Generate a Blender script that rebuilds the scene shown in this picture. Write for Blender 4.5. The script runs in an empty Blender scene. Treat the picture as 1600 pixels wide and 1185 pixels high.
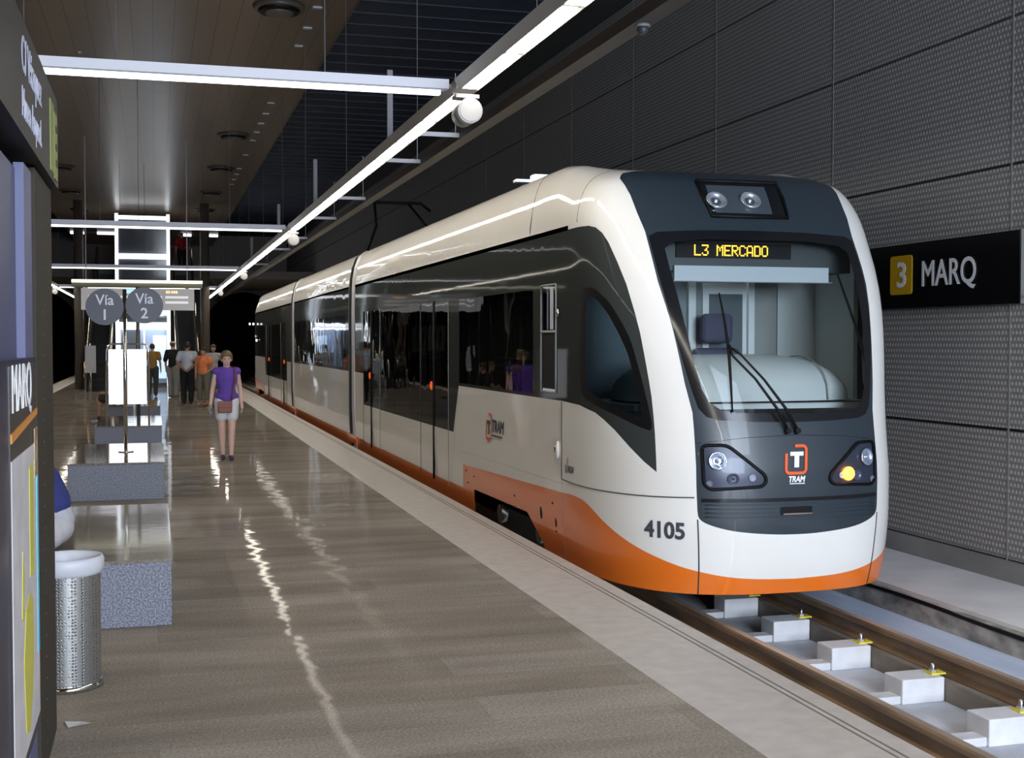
import bpy, bmesh, math, random, bisect
from mathutils import Vector, Matrix
from mathutils.geometry import delaunay_2d_cdt
random.seed(7)
S = bpy.context.scene
COL = S.collection
# ------------------------------------------------------------------ camera
F_PX, VPX, VPY, CAM_Z = 1950.0, 243.0, 533.0, 1.78
def setup_camera():
    d = Vector((VPX-800, -(VPY-592.5), -F_PX)).normalized()
    p = math.atan2(-d.y, d.z)
    Z = Vector((0, math.cos(p), math.sin(p)))
    if Z.y < 0: Z = -Z
    X = d.cross(Z)
    m = Matrix((X, d, Z)).to_4x4()
    m.translation = (0, 0, CAM_Z)
    cam = bpy.data.cameras.new('camera'); o = bpy.data.objects.new('camera', cam)
    cam.sensor_width = 36; cam.lens = F_PX/1600*36; cam.clip_end = 300; cam.clip_start = .05
    o.matrix_world = m; COL.objects.link(o); S.camera = o
setup_camera()
# ------------------------------------------------------------------ world, view, large lights
W = bpy.data.worlds.new('world'); S.world = W; W.use_nodes = True
W.node_tree.nodes['Background'].inputs[0].default_value = (.55, .65, 1, 1)
W.node_tree.nodes['Background'].inputs[1].default_value = 0.05
S.view_settings.view_transform = 'Standard'; S.view_settings.look = 'None'
S.view_settings.gamma = 1; S.view_settings.use_curve_mapping = False
S.view_settings.exposure = 0.25
S.cycles.caustics_reflective = False; S.cycles.caustics_refractive = False
LAMP = 21.0            # radiance of the line lamps
def area(name, loc, target, size, size_y, power, col):
    l = bpy.data.lights.new(name, 'AREA'); l.shape = 'RECTANGLE'; l.size = size; l.size_y = size_y
    l.energy = power; l.color = col
    o = bpy.data.objects.new(name, l); o.location = loc
    o.rotation_euler = (Vector(target)-Vector(loc)).to_track_quat('-Z', 'Y').to_euler(); COL.objects.link(o)
    return o
# unseen bluish fill added behind the camera to light the tram front
area('fill_behind_camera', (3.2, -9, 3.4), (4.4, 8.5, .6), 6, 3, 2300, (.78, .87, 1))
# unseen bluish fill added above the tracks to brighten rails and kerb
area('fill_over_tracks', (5.4, -3.5, 6.2), (5.4, 6.5, -.5), 3.2, 4.5, 420, (.74, .84, 1))
# ------------------------------------------------------------------ materials
MATS = {}
def mat(name, col=(.5,.5,.5), rough=.5, metal=0, emit=None, estr=0, coat=0, spec=.5, bump=None, var=None):
    """bump=(scale, strength, (sx,sy,sz)); var=(scale, amount, (sx,sy,sz)) colour variation"""
    if name in MATS: return MATS[name]
    m = bpy.data.materials.new(name); m.use_nodes = True; MATS[name] = m
    nt = m.node_tree; b = nt.nodes['Principled BSDF']; L = nt.links.new
    b.inputs['Base Color'].default_value = (*col, 1); b.inputs['Roughness'].default_value = rough
    b.inputs['Metallic'].default_value = metal; b.inputs['Coat Weight'].default_value = coat
    b.inputs['Coat Roughness'].default_value = .03; b.inputs['Specular IOR Level'].default_value = spec
    if emit: b.inputs['Emission Color'].default_value = (*emit, 1); b.inputs['Emission Strength'].default_value = estr
    if bump or var: tc = nt.nodes.new('ShaderNodeTexCoord')
    def noise(scale, sc, det=3):
        mp = nt.nodes.new('ShaderNodeMapping'); mp.inputs['Scale'].default_value = sc; L(tc.outputs['Object'], mp.inputs[0])
        n = nt.nodes.new('ShaderNodeTexNoise'); n.inputs['Scale'].default_value = scale; n.inputs['Detail'].default_value = det
        L(mp.outputs[0], n.inputs['Vector']); return n
    if bump:
        n = noise(bump[0], bump[2]); bp = nt.nodes.new('ShaderNodeBump'); bp.inputs['Strength'].default_value = bump[1]
        bp.inputs['Distance'].default_value = .01
        L(n.outputs[0], bp.inputs['Height']); L(bp.outputs[0], b.inputs['Normal'])
        if coat: L(bp.outputs[0], b.inputs['Coat Normal'])
    if var:
        n = noise(var[0], var[2], 4); mx = nt.nodes.new('ShaderNodeMix'); mx.data_type = 'RGBA'
        mx.inputs[6].default_value = (*[c*(1-var[1]) for c in col], 1); mx.inputs[7].default_value = (*[min(1, c*(1+var[1])) for c in col], 1)
        mr = nt.nodes.new('ShaderNodeMapRange'); mr.inputs[1].default_value = .3; mr.inputs[2].default_value = .7
        L(n.outputs[0], mr.inputs[0]); L(mr.outputs[0], mx.inputs[0]); L(mx.outputs[2], b.inputs['Base Color'])
    return m
def glass_mat(name, tint, refl=1.45, bump=0.0, bscale=1.2):
    m = bpy.data.materials.new(name); m.use_nodes = True; MATS[name] = m
    nt = m.node_tree; nt.nodes.clear(); L = nt.links.new
    out = nt.nodes.new('ShaderNodeOutputMaterial'); mx = nt.nodes.new('ShaderNodeMixShader')
    tr = nt.nodes.new('ShaderNodeBsdfTransparent'); tr.inputs[0].default_value = (*tint, 1)
    gl = nt.nodes.new('ShaderNodeBsdfGlossy'); gl.inputs['Roughness'].default_value = .015
    fr = nt.nodes.new('ShaderNodeFresnel'); fr.inputs[0].default_value = refl
    L(fr.outputs[0], mx.inputs[0]); L(tr.outputs[0], mx.inputs[1]); L(gl.outputs[0], mx.inputs[2]); L(mx.outputs[0], out.inputs[0])
    if bump:
        tc = nt.nodes.new('ShaderNodeTexCoord'); n = nt.nodes.new('ShaderNodeTexNoise'); n.inputs['Scale'].default_value = bscale
        n.inputs['Detail'].default_value = 2; L(tc.outputs['Object'], n.inputs['Vector'])
        bp = nt.nodes.new('ShaderNodeBump'); bp.inputs['Strength'].default_value = bump; bp.inputs['Distance'].default_value = .02
        L(n.outputs[0], bp.inputs['Height']); L(bp.outputs[0], gl.inputs['Normal'])
    return m
WHITE = mat('white_paint', (.80,.775,.73), .60, spec=.15, coat=.75, bump=(1.1,.13,(1,1,1)))
ORANGE = mat('orange_paint', (.80,.17,.012), .3, coat=.5)
MASK = mat('slate_blue_paint', (.024,.035,.046), .34, coat=.35)
def grazing(m, power, base, gain, rough, bump=None):
    """a polish that only shows at shallow angles: diffuse under a mirror coat weighted by the facing angle"""
    nt = m.node_tree; L = nt.links.new; b = nt.nodes['Principled BSDF']; out = nt.nodes['Material Output']
    b.inputs['Specular IOR Level'].default_value = 0; b.inputs['Coat Weight'].default_value = 0; b.inputs['Roughness'].default_value = .8
    lw = nt.nodes.new('ShaderNodeLayerWeight'); lw.inputs[0].default_value = .5
    p = nt.nodes.new('ShaderNodeMath'); p.operation = 'POWER'; p.inputs[1].default_value = power; L(lw.outputs['Facing'], p.inputs[0])
    q = nt.nodes.new('ShaderNodeMath'); q.operation = 'MULTIPLY_ADD'; q.inputs[1].default_value = gain; q.inputs[2].default_value = base; L(p.outputs[0], q.inputs[0])
    g = nt.nodes.new('ShaderNodeBsdfGlossy'); g.inputs['Roughness'].default_value = rough if isinstance(rough, float) else .1
    if not isinstance(rough, float): L(rough, g.inputs['Roughness'])
    if b.inputs['Normal'].is_linked: L(b.inputs['Normal'].links[0].from_socket, g.inputs['Normal'])
    mx = nt.nodes.new('ShaderNodeMixShader'); L(q.outputs[0], mx.inputs[0]); L(b.outputs[0], mx.inputs[1]); L(g.outputs[0], mx.inputs[2]); L(mx.outputs[0], out.inputs[0])
BAND = mat('dark_grey_gloss_panel', (.043,.047,.045), .07, spec=.28, bump=(1.6,.14,(1,.5,1)))
grazing(BAND, 9, .02, .9, .045)
BLACK = mat('black_rubber', (.004,.004,.0045), .55, spec=.2)
BLACKG = mat('black_gloss', (.008,.009,.011), .15)
DGREY = mat('dark_grey', (.04,.043,.048), .45)
GREY = mat('grey_plastic', (.25,.26,.27), .5)
LGREY = mat('light_grey_laminate', (.55,.58,.58), .45)
ALU = mat('brushed_aluminium', (.62,.62,.62), .28, metal=1)
STEEL = mat('polished_steel', (.72,.71,.69), .12, metal=1)
BRASS = mat('brass_handrail', (.85,.62,.30), .15, metal=1)
CHROME = mat('chrome', (.85,.88,.92), .06, metal=1)
TEXTW = mat('white_lettering', (.85,.85,.87), .5, emit=(.85,.87,1), estr=.0)
TEXTD = mat('dark_lettering', (.05,.055,.07), .5)
REDO = mat('red_orange_mark', (.80,.11,.02), .4)
WGLASS = glass_mat('windscreen_glass', (.90,.95,.96), 1.35)
SGLASS = glass_mat('cab_side_glass', (.36,.47,.52), 1.3)
PGLASS = glass_mat('tinted_window_glass', (.16,.17,.165), 1.5, .25, 1.3)
LEDY = mat('amber_led', (0,0,0), .5, emit=(1,.50,.03), estr=3.2)
IND = mat('orange_indicator_glow', (.9,.3,.02), .4, emit=(1,.30,.02), estr=9)
# ------------------------------------------------------------------ object helpers
def tag(o, label=None, cat=None, group=None, kind=None):
    if label: o['label'] = label
    if cat: o['category'] = cat
    if group: o['group'] = group
    if kind: o['kind'] = kind
    return o
def empty(name, loc=(0,0,0), label=None, cat=None, group=None, rz=0):
    o = bpy.data.objects.new(name, None); o.location = loc; o.rotation_euler = (0,0,rz); o.empty_display_size = .2
    COL.objects.link(o); return tag(o, label, cat, group)
def link(name, me, m, parent=None, label=None):
    o = bpy.data.objects.new(name, me); COL.objects.link(o)
    if m is not None and not me.materials: me.materials.append(m)
    if parent is not None: o.parent = parent
    if label: o['label'] = label
    return o
class MB:
    def __init__(s): s.b = bmesh.new()
    def box(s, x0, x1, y0, y1, z0, z1):
        vs = [s.b.verts.new((x, y, z)) for z in (z0, z1) for x, y in ((x0,y0),(x1,y0),(x1,y1),(x0,y1))]
        for f in ((3,2,1,0),(4,5,6,7),(0,1,5,4),(1,2,6,5),(2,3,7,6),(3,0,4,7)): s.b.faces.new([vs[i] for i in f])
        return s
    def cyl(s, p0, p1, r0, r1=None, n=16, cap=True):
        if r1 is None: r1 = r0
        p0 = Vector(p0); p1 = Vector(p1); d = (p1-p0).normalized()
        a = d.orthogonal().normalized(); c = d.cross(a)
        A = []; B = []
        for i in range(n):
            t = 2*math.pi*i/n; q = a*math.cos(t)+c*math.sin(t)
            A.append(s.b.verts.new(p0+q*r0)); B.append(s.b.verts.new(p1+q*r1))
        for i in range(n):
            f = s.b.faces.new((A[i], A[(i+1)%n], B[(i+1)%n], B[i])); f.smooth = n > 6
        if cap: s.b.faces.new(A[::-1]); s.b.faces.new(B)
        return s
    def tube(s, pts, r, n=8):
        pts = [Vector(p) for p in pts]; rings = []; up = None
        for i, p in enumerate(pts):
            d = (pts[min(i+1, len(pts)-1)]-pts[max(i-1, 0)]).normalized()
            if up is None: up = d.orthogonal().normalized()
            up = (up-d*up.dot(d)).normalized(); c = d.cross(up)
            rr = r[i] if isinstance(r, (list, tuple)) else r
            rings.append([s.b.verts.new(p+(up*math.cos(2*math.pi*k/n)+c*math.sin(2*math.pi*k/n))*rr) for k in range(n)])
        for A, B in zip(rings, rings[1:]):
            for k in range(n): s.b.faces.new((A[k], A[(k+1)%n], B[(k+1)%n], B[k])).smooth = True
        s.b.faces.new(rings[0][::-1]); s.b.faces.new(rings[-1]); return s
    def sphere(s, c, r, n=14, m=9, sc=(1,1,1)):
        c = Vector(c); R = []
        for j in range(1, m):
            ph = math.pi*j/m
            R.append([s.b.verts.new(c+Vector((math.sin(ph)*math.cos(2*math.pi*i/n)*sc[0], math.sin(ph)*math.sin(2*math.pi*i/n)*sc[1], math.cos(ph)*sc[2]))*r) for i in range(n)])
        t = s.b.verts.new(c+Vector((0,0,r*sc[2]))); u = s.b.verts.new(c-Vector((0,0,r*sc[2])))
        for i in range(n):
            s.b.faces.new((t, R[0][i], R[0][(i+1)%n])).smooth = True; s.b.faces.new((u, R[-1][(i+1)%n], R[-1][i])).smooth = True
            for A, B in zip(R, R[1:]): s.b.faces.new((A[i], B[i], B[(i+1)%n], A[(i+1)%n])).smooth = True
        return s
    def prism(s, poly, axis, a0, a1):
        """extrude a 2-D outline along an axis ('x','y','z')"""
        def P(u, v, w): return {'x': (w, u, v), 'y': (u, w, v), 'z': (u, v, w)}[axis]
        A = [s.b.verts.new(P(u, v, a0)) for u, v in poly]; B = [s.b.verts.new(P(u, v, a1)) for u, v in poly]; n = len(poly)
        for i in range(n): s.b.faces.new((A[i], A[(i+1)%n], B[(i+1)%n], B[i]))
        s.b.faces.new(A[::-1]); s.b.faces.new(B); return s
    def bevel(s, w, seg=2):
        bmesh.ops.bevel(s.b, geom=[e for e in s.b.edges], offset=w, segments=seg, affect='EDGES', profile=.5, clamp_overlap=True); return s
    def build(s, name, m, parent=None, label=None, smooth=False):
        bmesh.ops.recalc_face_normals(s.b, faces=s.b.faces)
        me = bpy.data.meshes.new(name); s.b.to_mesh(me); s.b.free()
        if smooth: me.polygons.foreach_set('use_smooth', [True]*len(me.polygons))
        return link(name, me, m, parent, label)
def copy_tree(o, parent=None):
    c = o.copy(); COL.objects.link(c)
    if parent is not None: c.parent = parent
    for ch in list(o.children): copy_tree(ch, c)
    return c
_tc = {}
def text2d(body, offset=0.0, sx=1.0, shear=0.0):
    """triangulated lettering in the built-in font, normalised to height 1 (cap height) with x from 0 to w"""
    k = (body, offset, sx, shear)
    if k in _tc: return _tc[k]
    c = bpy.data.curves.new('t', 'FONT'); c.body = body; c.shear = shear; c.resolution_u = 4
    o = bpy.data.objects.new('t', c); COL.objects.link(o); bpy.context.view_layer.update()
    me = bpy.data.meshes.new_from_object(o.evaluated_get(bpy.context.evaluated_depsgraph_get()))
    V = [(v.co.x, v.co.y) for v in me.vertices]; Fc = [tuple(p.vertices) for p in me.polygons]
    bpy.data.objects.remove(o); bpy.data.meshes.remove(me); bpy.data.curves.remove(c)
    if offset:                              # embolden: a mitred band outside every outline edge
        de = {(f[i], f[(i+1)%len(f)]) for f in Fc for i in range(len(f))}
        bd = [e for e in de if (e[1], e[0]) not in de]; nx = dict(bd)
        def nrm(e):
            dx = V[e[1]][0]-V[e[0]][0]; dy = V[e[1]][1]-V[e[0]][1]; l = math.hypot(dx, dy) or 1; return dy/l, -dx/l
        po = {}
        for a, b_ in bd:
            if b_ not in nx: continue
            n0 = nrm((a, b_)); n1 = nrm((b_, nx[b_])); mx, my = n0[0]+n1[0], n0[1]+n1[1]; q = mx*mx+my*my
            k = 2/q if q > .5 else 4.0
            po[b_] = len(V); V.append((V[b_][0]+mx*offset*k, V[b_][1]+my*offset*k))
        Fc = Fc+[(a, po[a], po[b_], b_) for a, b_ in bd if a in po and b_ in po]
    x0 = min(v[0] for v in V); x1 = max(v[0] for v in V); h = .70
    V = [((x-x0)/h*sx, y/h) for x, y in V]; w = (x1-x0)/h*sx
    _tc[k] = (V, Fc, w); return _tc[k]
def text_obj(name, body, fn, m, parent, h, x=0, y=0, align='c', offset=0.012, sx=1, shear=0, label=None, th=.002):
    """fn(u,v,off) -> point; lettering gets a little real thickness"""
    V, Fc, w = text2d(body, offset, sx, shear)
    ox = x-(w*h/2 if align == 'c' else 0)
    a = [fn(ox+u*h, y+v*h, th) for u, v in V]; b = [fn(ox+u*h, y+v*h, 0) for u, v in V]; n = len(V)
    ed = {}
    for f in Fc:
        for i in range(len(f)):
            e = (f[i], f[(i+1)%len(f)]); ed[e] = 1
    side = [(i, j, j+n, i+n) for (i, j) in ed if (j, i) not in ed]
    me = bpy.data.meshes.new(name); me.from_pydata(a+b, [], [tuple(f) for f in Fc]+side); me.update()
    return link(name, me, m, parent, label)
def rr(poly, r=.05, n=4):
    """round the corners of an outline"""
    out = []; N = len(poly)
    for i in range(N):
        p0 = Vector(poly[i-1]); p = Vector(poly[i]); p1 = Vector(poly[(i+1)%N])
        d0 = (p0-p); d1 = (p1-p); k = min(r, d0.length*.45, d1.length*.45)
        A = p+d0.normalized()*k; B = p+d1.normalized()*k
        for j in range(n+1):
            t = j/n; q = A*(1-t)**2+p*2*t*(1-t)+B*t*t; out.append((q.x, q.y))
    return out
def soft(pts, n=2):
    """round an open outline (ends stay)"""
    for _ in range(n):
        q = [pts[0]]
        for a, b in zip(pts, pts[1:]):
            q += [(a[0]*.75+b[0]*.25, a[1]*.75+b[1]*.25), (a[0]*.25+b[0]*.75, a[1]*.25+b[1]*.75)]
        pts = q+[pts[-1]]
    return pts
# ------------------------------------------------------------------ shape of the tram body

XC=4.61; YS=10.1; NE=2.9; HW=1.28; DR=1.72
def _interp(t,x):
    if x<=t[0][0]: return t[0][1:]
    for i in range(len(t)-1):
        a,b=t[i],t[i+1]
        if x<=b[0]:
            k=(x-a[0])/(b[0]-a[0])
            return tuple(p+(q-p)*k for p,q in zip(a[1:],b[1:]))
    return t[-1][1:]
def _smooth(keys,step=.02):
    # Catmull-Rom-like resample (pchip flavour) so the shell has no kinks
    out=[];n=len(keys)
    def tang(i,c):
        if i==0 or i==n-1:
            j=1 if i==0 else n-1
            return (keys[j][c]-keys[j-1][c])/(keys[j][0]-keys[j-1][0])
        d0=(keys[i][c]-keys[i-1][c])/(keys[i][0]-keys[i-1][0]); d1=(keys[i+1][c]-keys[i][c])/(keys[i+1][0]-keys[i][0])
        if d0*d1<=0: return 0.0
        return 2*d0*d1/(d0+d1)
    x=keys[0][0]
    while x<keys[-1][0]-1e-6:
        i=0
        while i<n-2 and x>keys[i+1][0]: i+=1
        h=keys[i+1][0]-keys[i][0];t=(x-keys[i][0])/h;row=[x]
        for c in range(1,len(keys[0])):
            row.append((2*t**3-3*t*t+1)*keys[i][c]+(t**3-2*t*t+t)*h*tang(i,c)+(-2*t**3+3*t*t)*keys[i+1][c]+(t**3-t*t)*h*tang(i+1,c))
        out.append(tuple(row)); x+=step
    out.append(tuple(keys[-1])); return out
# v -> (half width, z, nose y)
SEC=_smooth([(-.20,1.215,-.20,8.47),(-.10,1.235,-.10,8.43),(.15,1.262,.15,8.375),(.45,1.277,.45,8.35),(.75,1.28,.75,8.355),(1.05,1.28,1.05,8.40),(1.30,1.28,1.30,8.46),(1.9,1.28,1.9,8.66),(2.3,1.28,2.3,8.86),
 (2.6,1.275,2.60,9.05),(2.76,1.268,2.76,9.16),(2.96,1.22,2.955,9.31),(3.14,1.115,3.10,9.45),(3.34,.94,3.175,9.62),(3.60,.68,3.21,9.86),(3.9,.38,3.225,9.98),(4.28,0.0,3.23,10.05)])
def _plan_table(NE):
    T=[];l=0;p=None
    for i in range(0,721):
        th=i/720*math.pi/2; s=math.sin(th);c=math.cos(th)
        r=(s**NE+c**NE)**(-1/NE); q=(r*s,r*c)
        if p: l+=math.hypot((q[0]-p[0])*HW,(q[1]-p[1])*DR)
        T.append((l,q[0],1-q[1]));p=q
    return [(t[0]/l,t[1],t[2]) for t in T],l
_TA,L0=_plan_table(2.9); _TB,_x=_plan_table(4.1)
_KA=[t[0] for t in _TA];_KB=[t[0] for t in _TB]
def _look(T,K,f):
    i=min(max(bisect.bisect_right(K,f)-1,0),len(T)-2)
    k=(f-T[i][0])/(T[i+1][0]-T[i][0])
    return T[i][1]+(T[i+1][1]-T[i][1])*k,T[i][2]+(T[i+1][2]-T[i][2])*k
def plan(a,v):
    if a>=L0: return 1.0,1.0,a-L0
    f=a/L0
    t=min(max((v-1.0)/1.4,0),1);t=t*t*(3-2*t)
    A=_look(_TA,_KA,f);B=_look(_TB,_KB,f)
    return A[0]+(B[0]-A[0])*t,A[1]+(B[1]-A[1])*t,0.0
def sec(v):
    v=min(max(v,SEC[0][0]),SEC[-1][0]); i=min(int((v-SEC[0][0])/.02),len(SEC)-2)
    a,b=SEC[i],SEC[i+1];k=(v-a[0])/(b[0]-a[0])
    return tuple(p+(q-p)*k for p,q in zip(a[1:],b[1:]))
def _pt(a,v):
    sg=-1 if a<0 else 1
    w,d,e=plan(abs(a),v); hw,z,yn=sec(v)
    y=yn+d*(YS-yn)+e
    if v>2.76:
        t=min(max((y-9.65)/1.1,0),1);t=t*t*(3-2*t)
        q=min((v-2.76)/.5,1)
        z+=.17*t*q*q*(3-2*q)*(1 if v<3.4 else max(0,1-(v-3.4)/.5))
        hw+=(HW-hw)*.28*t*(1 if v<3.34 else max(0,1-(v-3.34)/.5))
    return (XC+sg*w*hw,y,z)
def body(a,v,off=0.0):
    p=_pt(a,v)
    if off==0.0: return p
    n=norm(a,v)
    return (p[0]+n[0]*off,p[1]+n[1]*off,p[2]+n[2]*off)
def norm(a,v):
    h=.012
    v0,v1=max(v-h,SEC[0][0]),min(v+h,SEC[-1][0]-.01)
    if v1<=v0: return (0,0,1)
    A=_pt(a-h,v);B=_pt(a+h,v);C=_pt(a,v0);D=_pt(a,v1)
    u=[B[i]-A[i] for i in range(3)];w=[D[i]-C[i] for i in range(3)]
    n=(u[1]*w[2]-u[2]*w[1],u[2]*w[0]-u[0]*w[2],u[0]*w[1]-u[1]*w[0])
    l=math.sqrt(sum(c*c for c in n)) or 1
    return tuple(c/l for c in n)
# ================================================================== THE STATION
Y0, Y1 = -14.0, 90.0
EDGE_R, EDGE_L, PCX = 3.19, -4.06, -.43
def floor_material():
    m = bpy.data.materials.new('polished_granite_slabs'); m.use_nodes = True; nt = m.node_tree; L = nt.links.new; b = nt.nodes['Principled BSDF']
    tc = nt.nodes.new('ShaderNodeTexCoord')
    br = nt.nodes.new('ShaderNodeTexBrick'); br.inputs['Scale'].default_value = 1; br.inputs['Mortar Size'].default_value = .003
    br.inputs['Brick Width'].default_value = 2.4; br.inputs['Row Height'].default_value = .4; br.offset = .37; br.inputs['Bias'].default_value = 0
    br.inputs['Color1'].default_value = (.250,.215,.178,1); br.inputs['Color2'].default_value = (.315,.277,.238,1); br.inputs['Mortar'].default_value = (.24,.21,.18,1)
    L(tc.outputs['Object'], br.inputs['Vector'])
    def nz(scale, sc, d=5):
        mp = nt.nodes.new('ShaderNodeMapping'); mp.inputs['Scale'].default_value = sc; L(tc.outputs['Object'], mp.inputs[0])
        n = nt.nodes.new('ShaderNodeTexNoise'); n.inputs['Scale'].default_value = scale; n.inputs['Detail'].default_value = d; L(mp.outputs[0], n.inputs['Vector']); return n
    n1 = nz(1.0, (.7, 3.4, 1), 8); n2 = nz(70, (1,1,1), 3); n4 = nz(.35, (1,1,1), 2)
    def mul(a, lo, hi, c0, c1, col):
        mr = nt.nodes.new('ShaderNodeMapRange'); mr.inputs[1].default_value = lo; mr.inputs[2].default_value = hi; mr.inputs[3].default_value = c0; mr.inputs[4].default_value = c1
        L(a.outputs[0], mr.inputs[0]); mx = nt.nodes.new('ShaderNodeMix'); mx.data_type = 'RGBA'; mx.blend_type = 'MULTIPLY'; mx.inputs[0].default_value = 1
        L(col, mx.inputs[6]); L(mr.outputs[0], mx.inputs[7]); return mx.outputs[2]
    c = mul(n1, .3, .7, .80, 1.18, br.outputs[0]); c = mul(n2, .3, .7, .70, 1.25, c); c = mul(n4, .3, .7, .8, 1.15, c)
    L(c, b.inputs['Base Color'])
    rr_ = nt.nodes.new('ShaderNodeMapRange'); rr_.inputs[1].default_value = .3; rr_.inputs[2].default_value = .7; rr_.inputs[3].default_value = .035; rr_.inputs[4].default_value = .06
    L(n1.outputs[0], rr_.inputs[0]); L(rr_.outputs[0], b.inputs['Roughness']); b.inputs['Specular IOR Level'].default_value = .10
    n3 = nz(1.5, (1, 1.4, 1), 2); bp = nt.nodes.new('ShaderNodeBump'); bp.inputs['Strength'].default_value = .35; bp.inputs['Distance'].default_value = .010
    L(n3.outputs[0], bp.inputs['Height']); bp2 = nt.nodes.new('ShaderNodeBump'); bp2.inputs['Strength'].default_value = .5; bp2.inputs['Distance'].default_value = .002
    L(br.outputs['Fac'], bp2.inputs['Height']); bp2.invert = True; L(bp.outputs[0], bp2.inputs['Normal']); L(bp2.outputs[0], b.inputs['Normal'])
    grazing(m, 15, .0015, .95, rr_.outputs[0])
    return m
FLOOR = floor_material()
tag(MB().box(EDGE_L+.69, EDGE_R-.69, Y0, Y1, -.75, 0).build('floor', FLOOR), kind='structure')
STRIP = mat('pale_granite_edge', (.46,.42,.39), .42, var=(9,.10,(1,1,1)), bump=(60,.15,(1,1,1)))
for i, (a, b_) in enumerate(((EDGE_R-.69, EDGE_R), (EDGE_L, EDGE_L+.69))):
    tag(MB().box(a, b_, Y0, Y1, -.14, 0).build('trim_%d' % (i+1), STRIP), kind='structure')
    tag(MB().box(a+(0 if i == 0 else .08), b_-(.08 if i == 0 else 0), Y0, Y1, -.75, -.14).build('wall_platform_%s' % ('right' if i == 0 else 'left'), mat('raw_concrete', (.30,.29,.27), .8, var=(3,.2,(1,1,1)))), kind='structure')
# two grooves of the anti-slip line near the edge
gro = MB()
for x in (EDGE_R-.115, EDGE_R-.155): gro.box(x-.006, x+.006, Y0, Y1, .0002, .0015)
tag(gro.build('trim_3', mat('groove_dark', (.17,.15,.14), .6)), kind='structure')
CONC = mat('pale_concrete', (.52,.54,.60), .8, var=(2.2,.22,(1,1,1)), bump=(12,.3,(1,1,1)))
TB = -.62
tag(MB().box(EDGE_R-.08, 5.86, Y0, Y1, TB-.2, TB).build('floor_track_bed', CONC), kind='structure')
tag(MB().box(5.36, 5.86, Y0, Y1, TB, -.47).build('trim_4', mat('bluish_concrete_kerb', (.56,.64,.80), .7, var=(5,.12,(1,.2,1)))), kind='structure')
dirt = mat('rubble_dirt', (.32,.30,.27), .9, var=(7,.55,(1,.6,1)), bump=(9,.9,(1,.5,1)))
tag(MB().box(5.86, 5.93, Y0, Y1, TB-.2, -.30).build('floor_side_trough', dirt), kind='structure')
tag(MB().box(5.93, 7.3, Y0, Y1, TB-.2, -.27).build('floor_walkway', mat('walkway_concrete', (.78,.76,.77), .7, var=(1.5,.12,(1,1,1)))), kind='structure')
# rails
RAILM = mat('rusty_rail', (.20,.125,.07), .5, var=(6,.45,(1,.25,1)), bump=(30,.3,(1,.3,1)))
RAILT = mat('worn_rail_head', (.55,.42,.33), .4, metal=.4, var=(5,.3,(1,.2,1)))
def rail(xc, label):
    z = -.335; s = [(-.036,z-.012),(-.028,z),(.028,z),(.036,z-.012),(.036,z-.04),(.009,z-.055),(.009,z-.125),(.06,z-.14),(.06,z-.15),(-.06,z-.15),(-.06,z-.14),(-.009,z-.125),(-.009,z-.055),(-.036,z-.04)]
    o = MB().prism([(xc+a, b) for a, b in s], 'y', Y0, Y1).build('rail', RAILM); tag(o, label, 'rail')
    MB().box(xc-.026, xc+.026, Y0, Y1, z, z+.0015).build('rail_head', RAILT, o, 'worn pale running surface')
rail(XC-.545, 'rusty brown steel rail running close along the platform edge')
rail(XC+.545, 'rusty brown steel rail on the wall side of the track, with cement splashes')
for x, z0, z1 in ((XC-.545, TB, -.485), (XC+.545, TB, -.485)):
    tag(MB().box(x-.12, x+.12, Y0, Y1, z0, z1).build('trim_5' if x < XC else 'trim_6', mat('rail_plinth', (.20,.17,.14), .85, var=(6,.3,(1,.4,1)))), kind='structure')
# concrete support blocks
BLK = mat('concrete_block', (.66,.66,.68), .75, var=(8,.08,(1,1,1)))
def sleeper(y, lab):
    r = empty('track_support_block', (XC, y, TB), lab, 'track support', 'concrete support blocks between the rails')
    def P(o): o.parent = r; return o
    MB().box(.10, .42, -.02, .20, .0, .165).bevel(.008).build('block', BLK, r)
    MB().box(-.42, .10, .0, .13, 0, .055).bevel(.006).build('tie_bar', mat('tie_bar_concrete', (.60,.60,.62), .8, var=(8,.1,(1,1,1))), r)
    MB().box(.36, .47, .04, .13, .165, .176).build('rail_pad', mat('yellow_rail_pad', (.75,.62,.05), .6), r, 'yellow rail pad')
    MB().cyl((.40,.085,.17), (.40,.085,.235), .014, n=8).cyl((.40,.085,.176), (.40,.085,.195), .028, n=6).build('bolt', ALU, r)
    return r
ORD = {0: 'nearest, cut by the right frame edge', 1: 'second nearest of the row', 2: 'third nearest of the row', 3: 'fourth nearest, in front of the tram', 4: 'fifth, shaded under the tram nose'}
for i in range(5): sleeper(6.28+.89*i-.02, 'concrete track block with yellow pad, ' + ORD[i])
# cable in the trough
cb = MB(); pts = [(5.862+.006*math.sin(y*1.7), y, -.315+.008*math.sin(y*2.3)) for y in [2+.25*i for i in range(0, 60)]]
tag(cb.tube(pts, .018, 6).build('cable', BLACK), 'black cable sagging along the edge of the wall-side walkway', 'cable')
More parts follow.
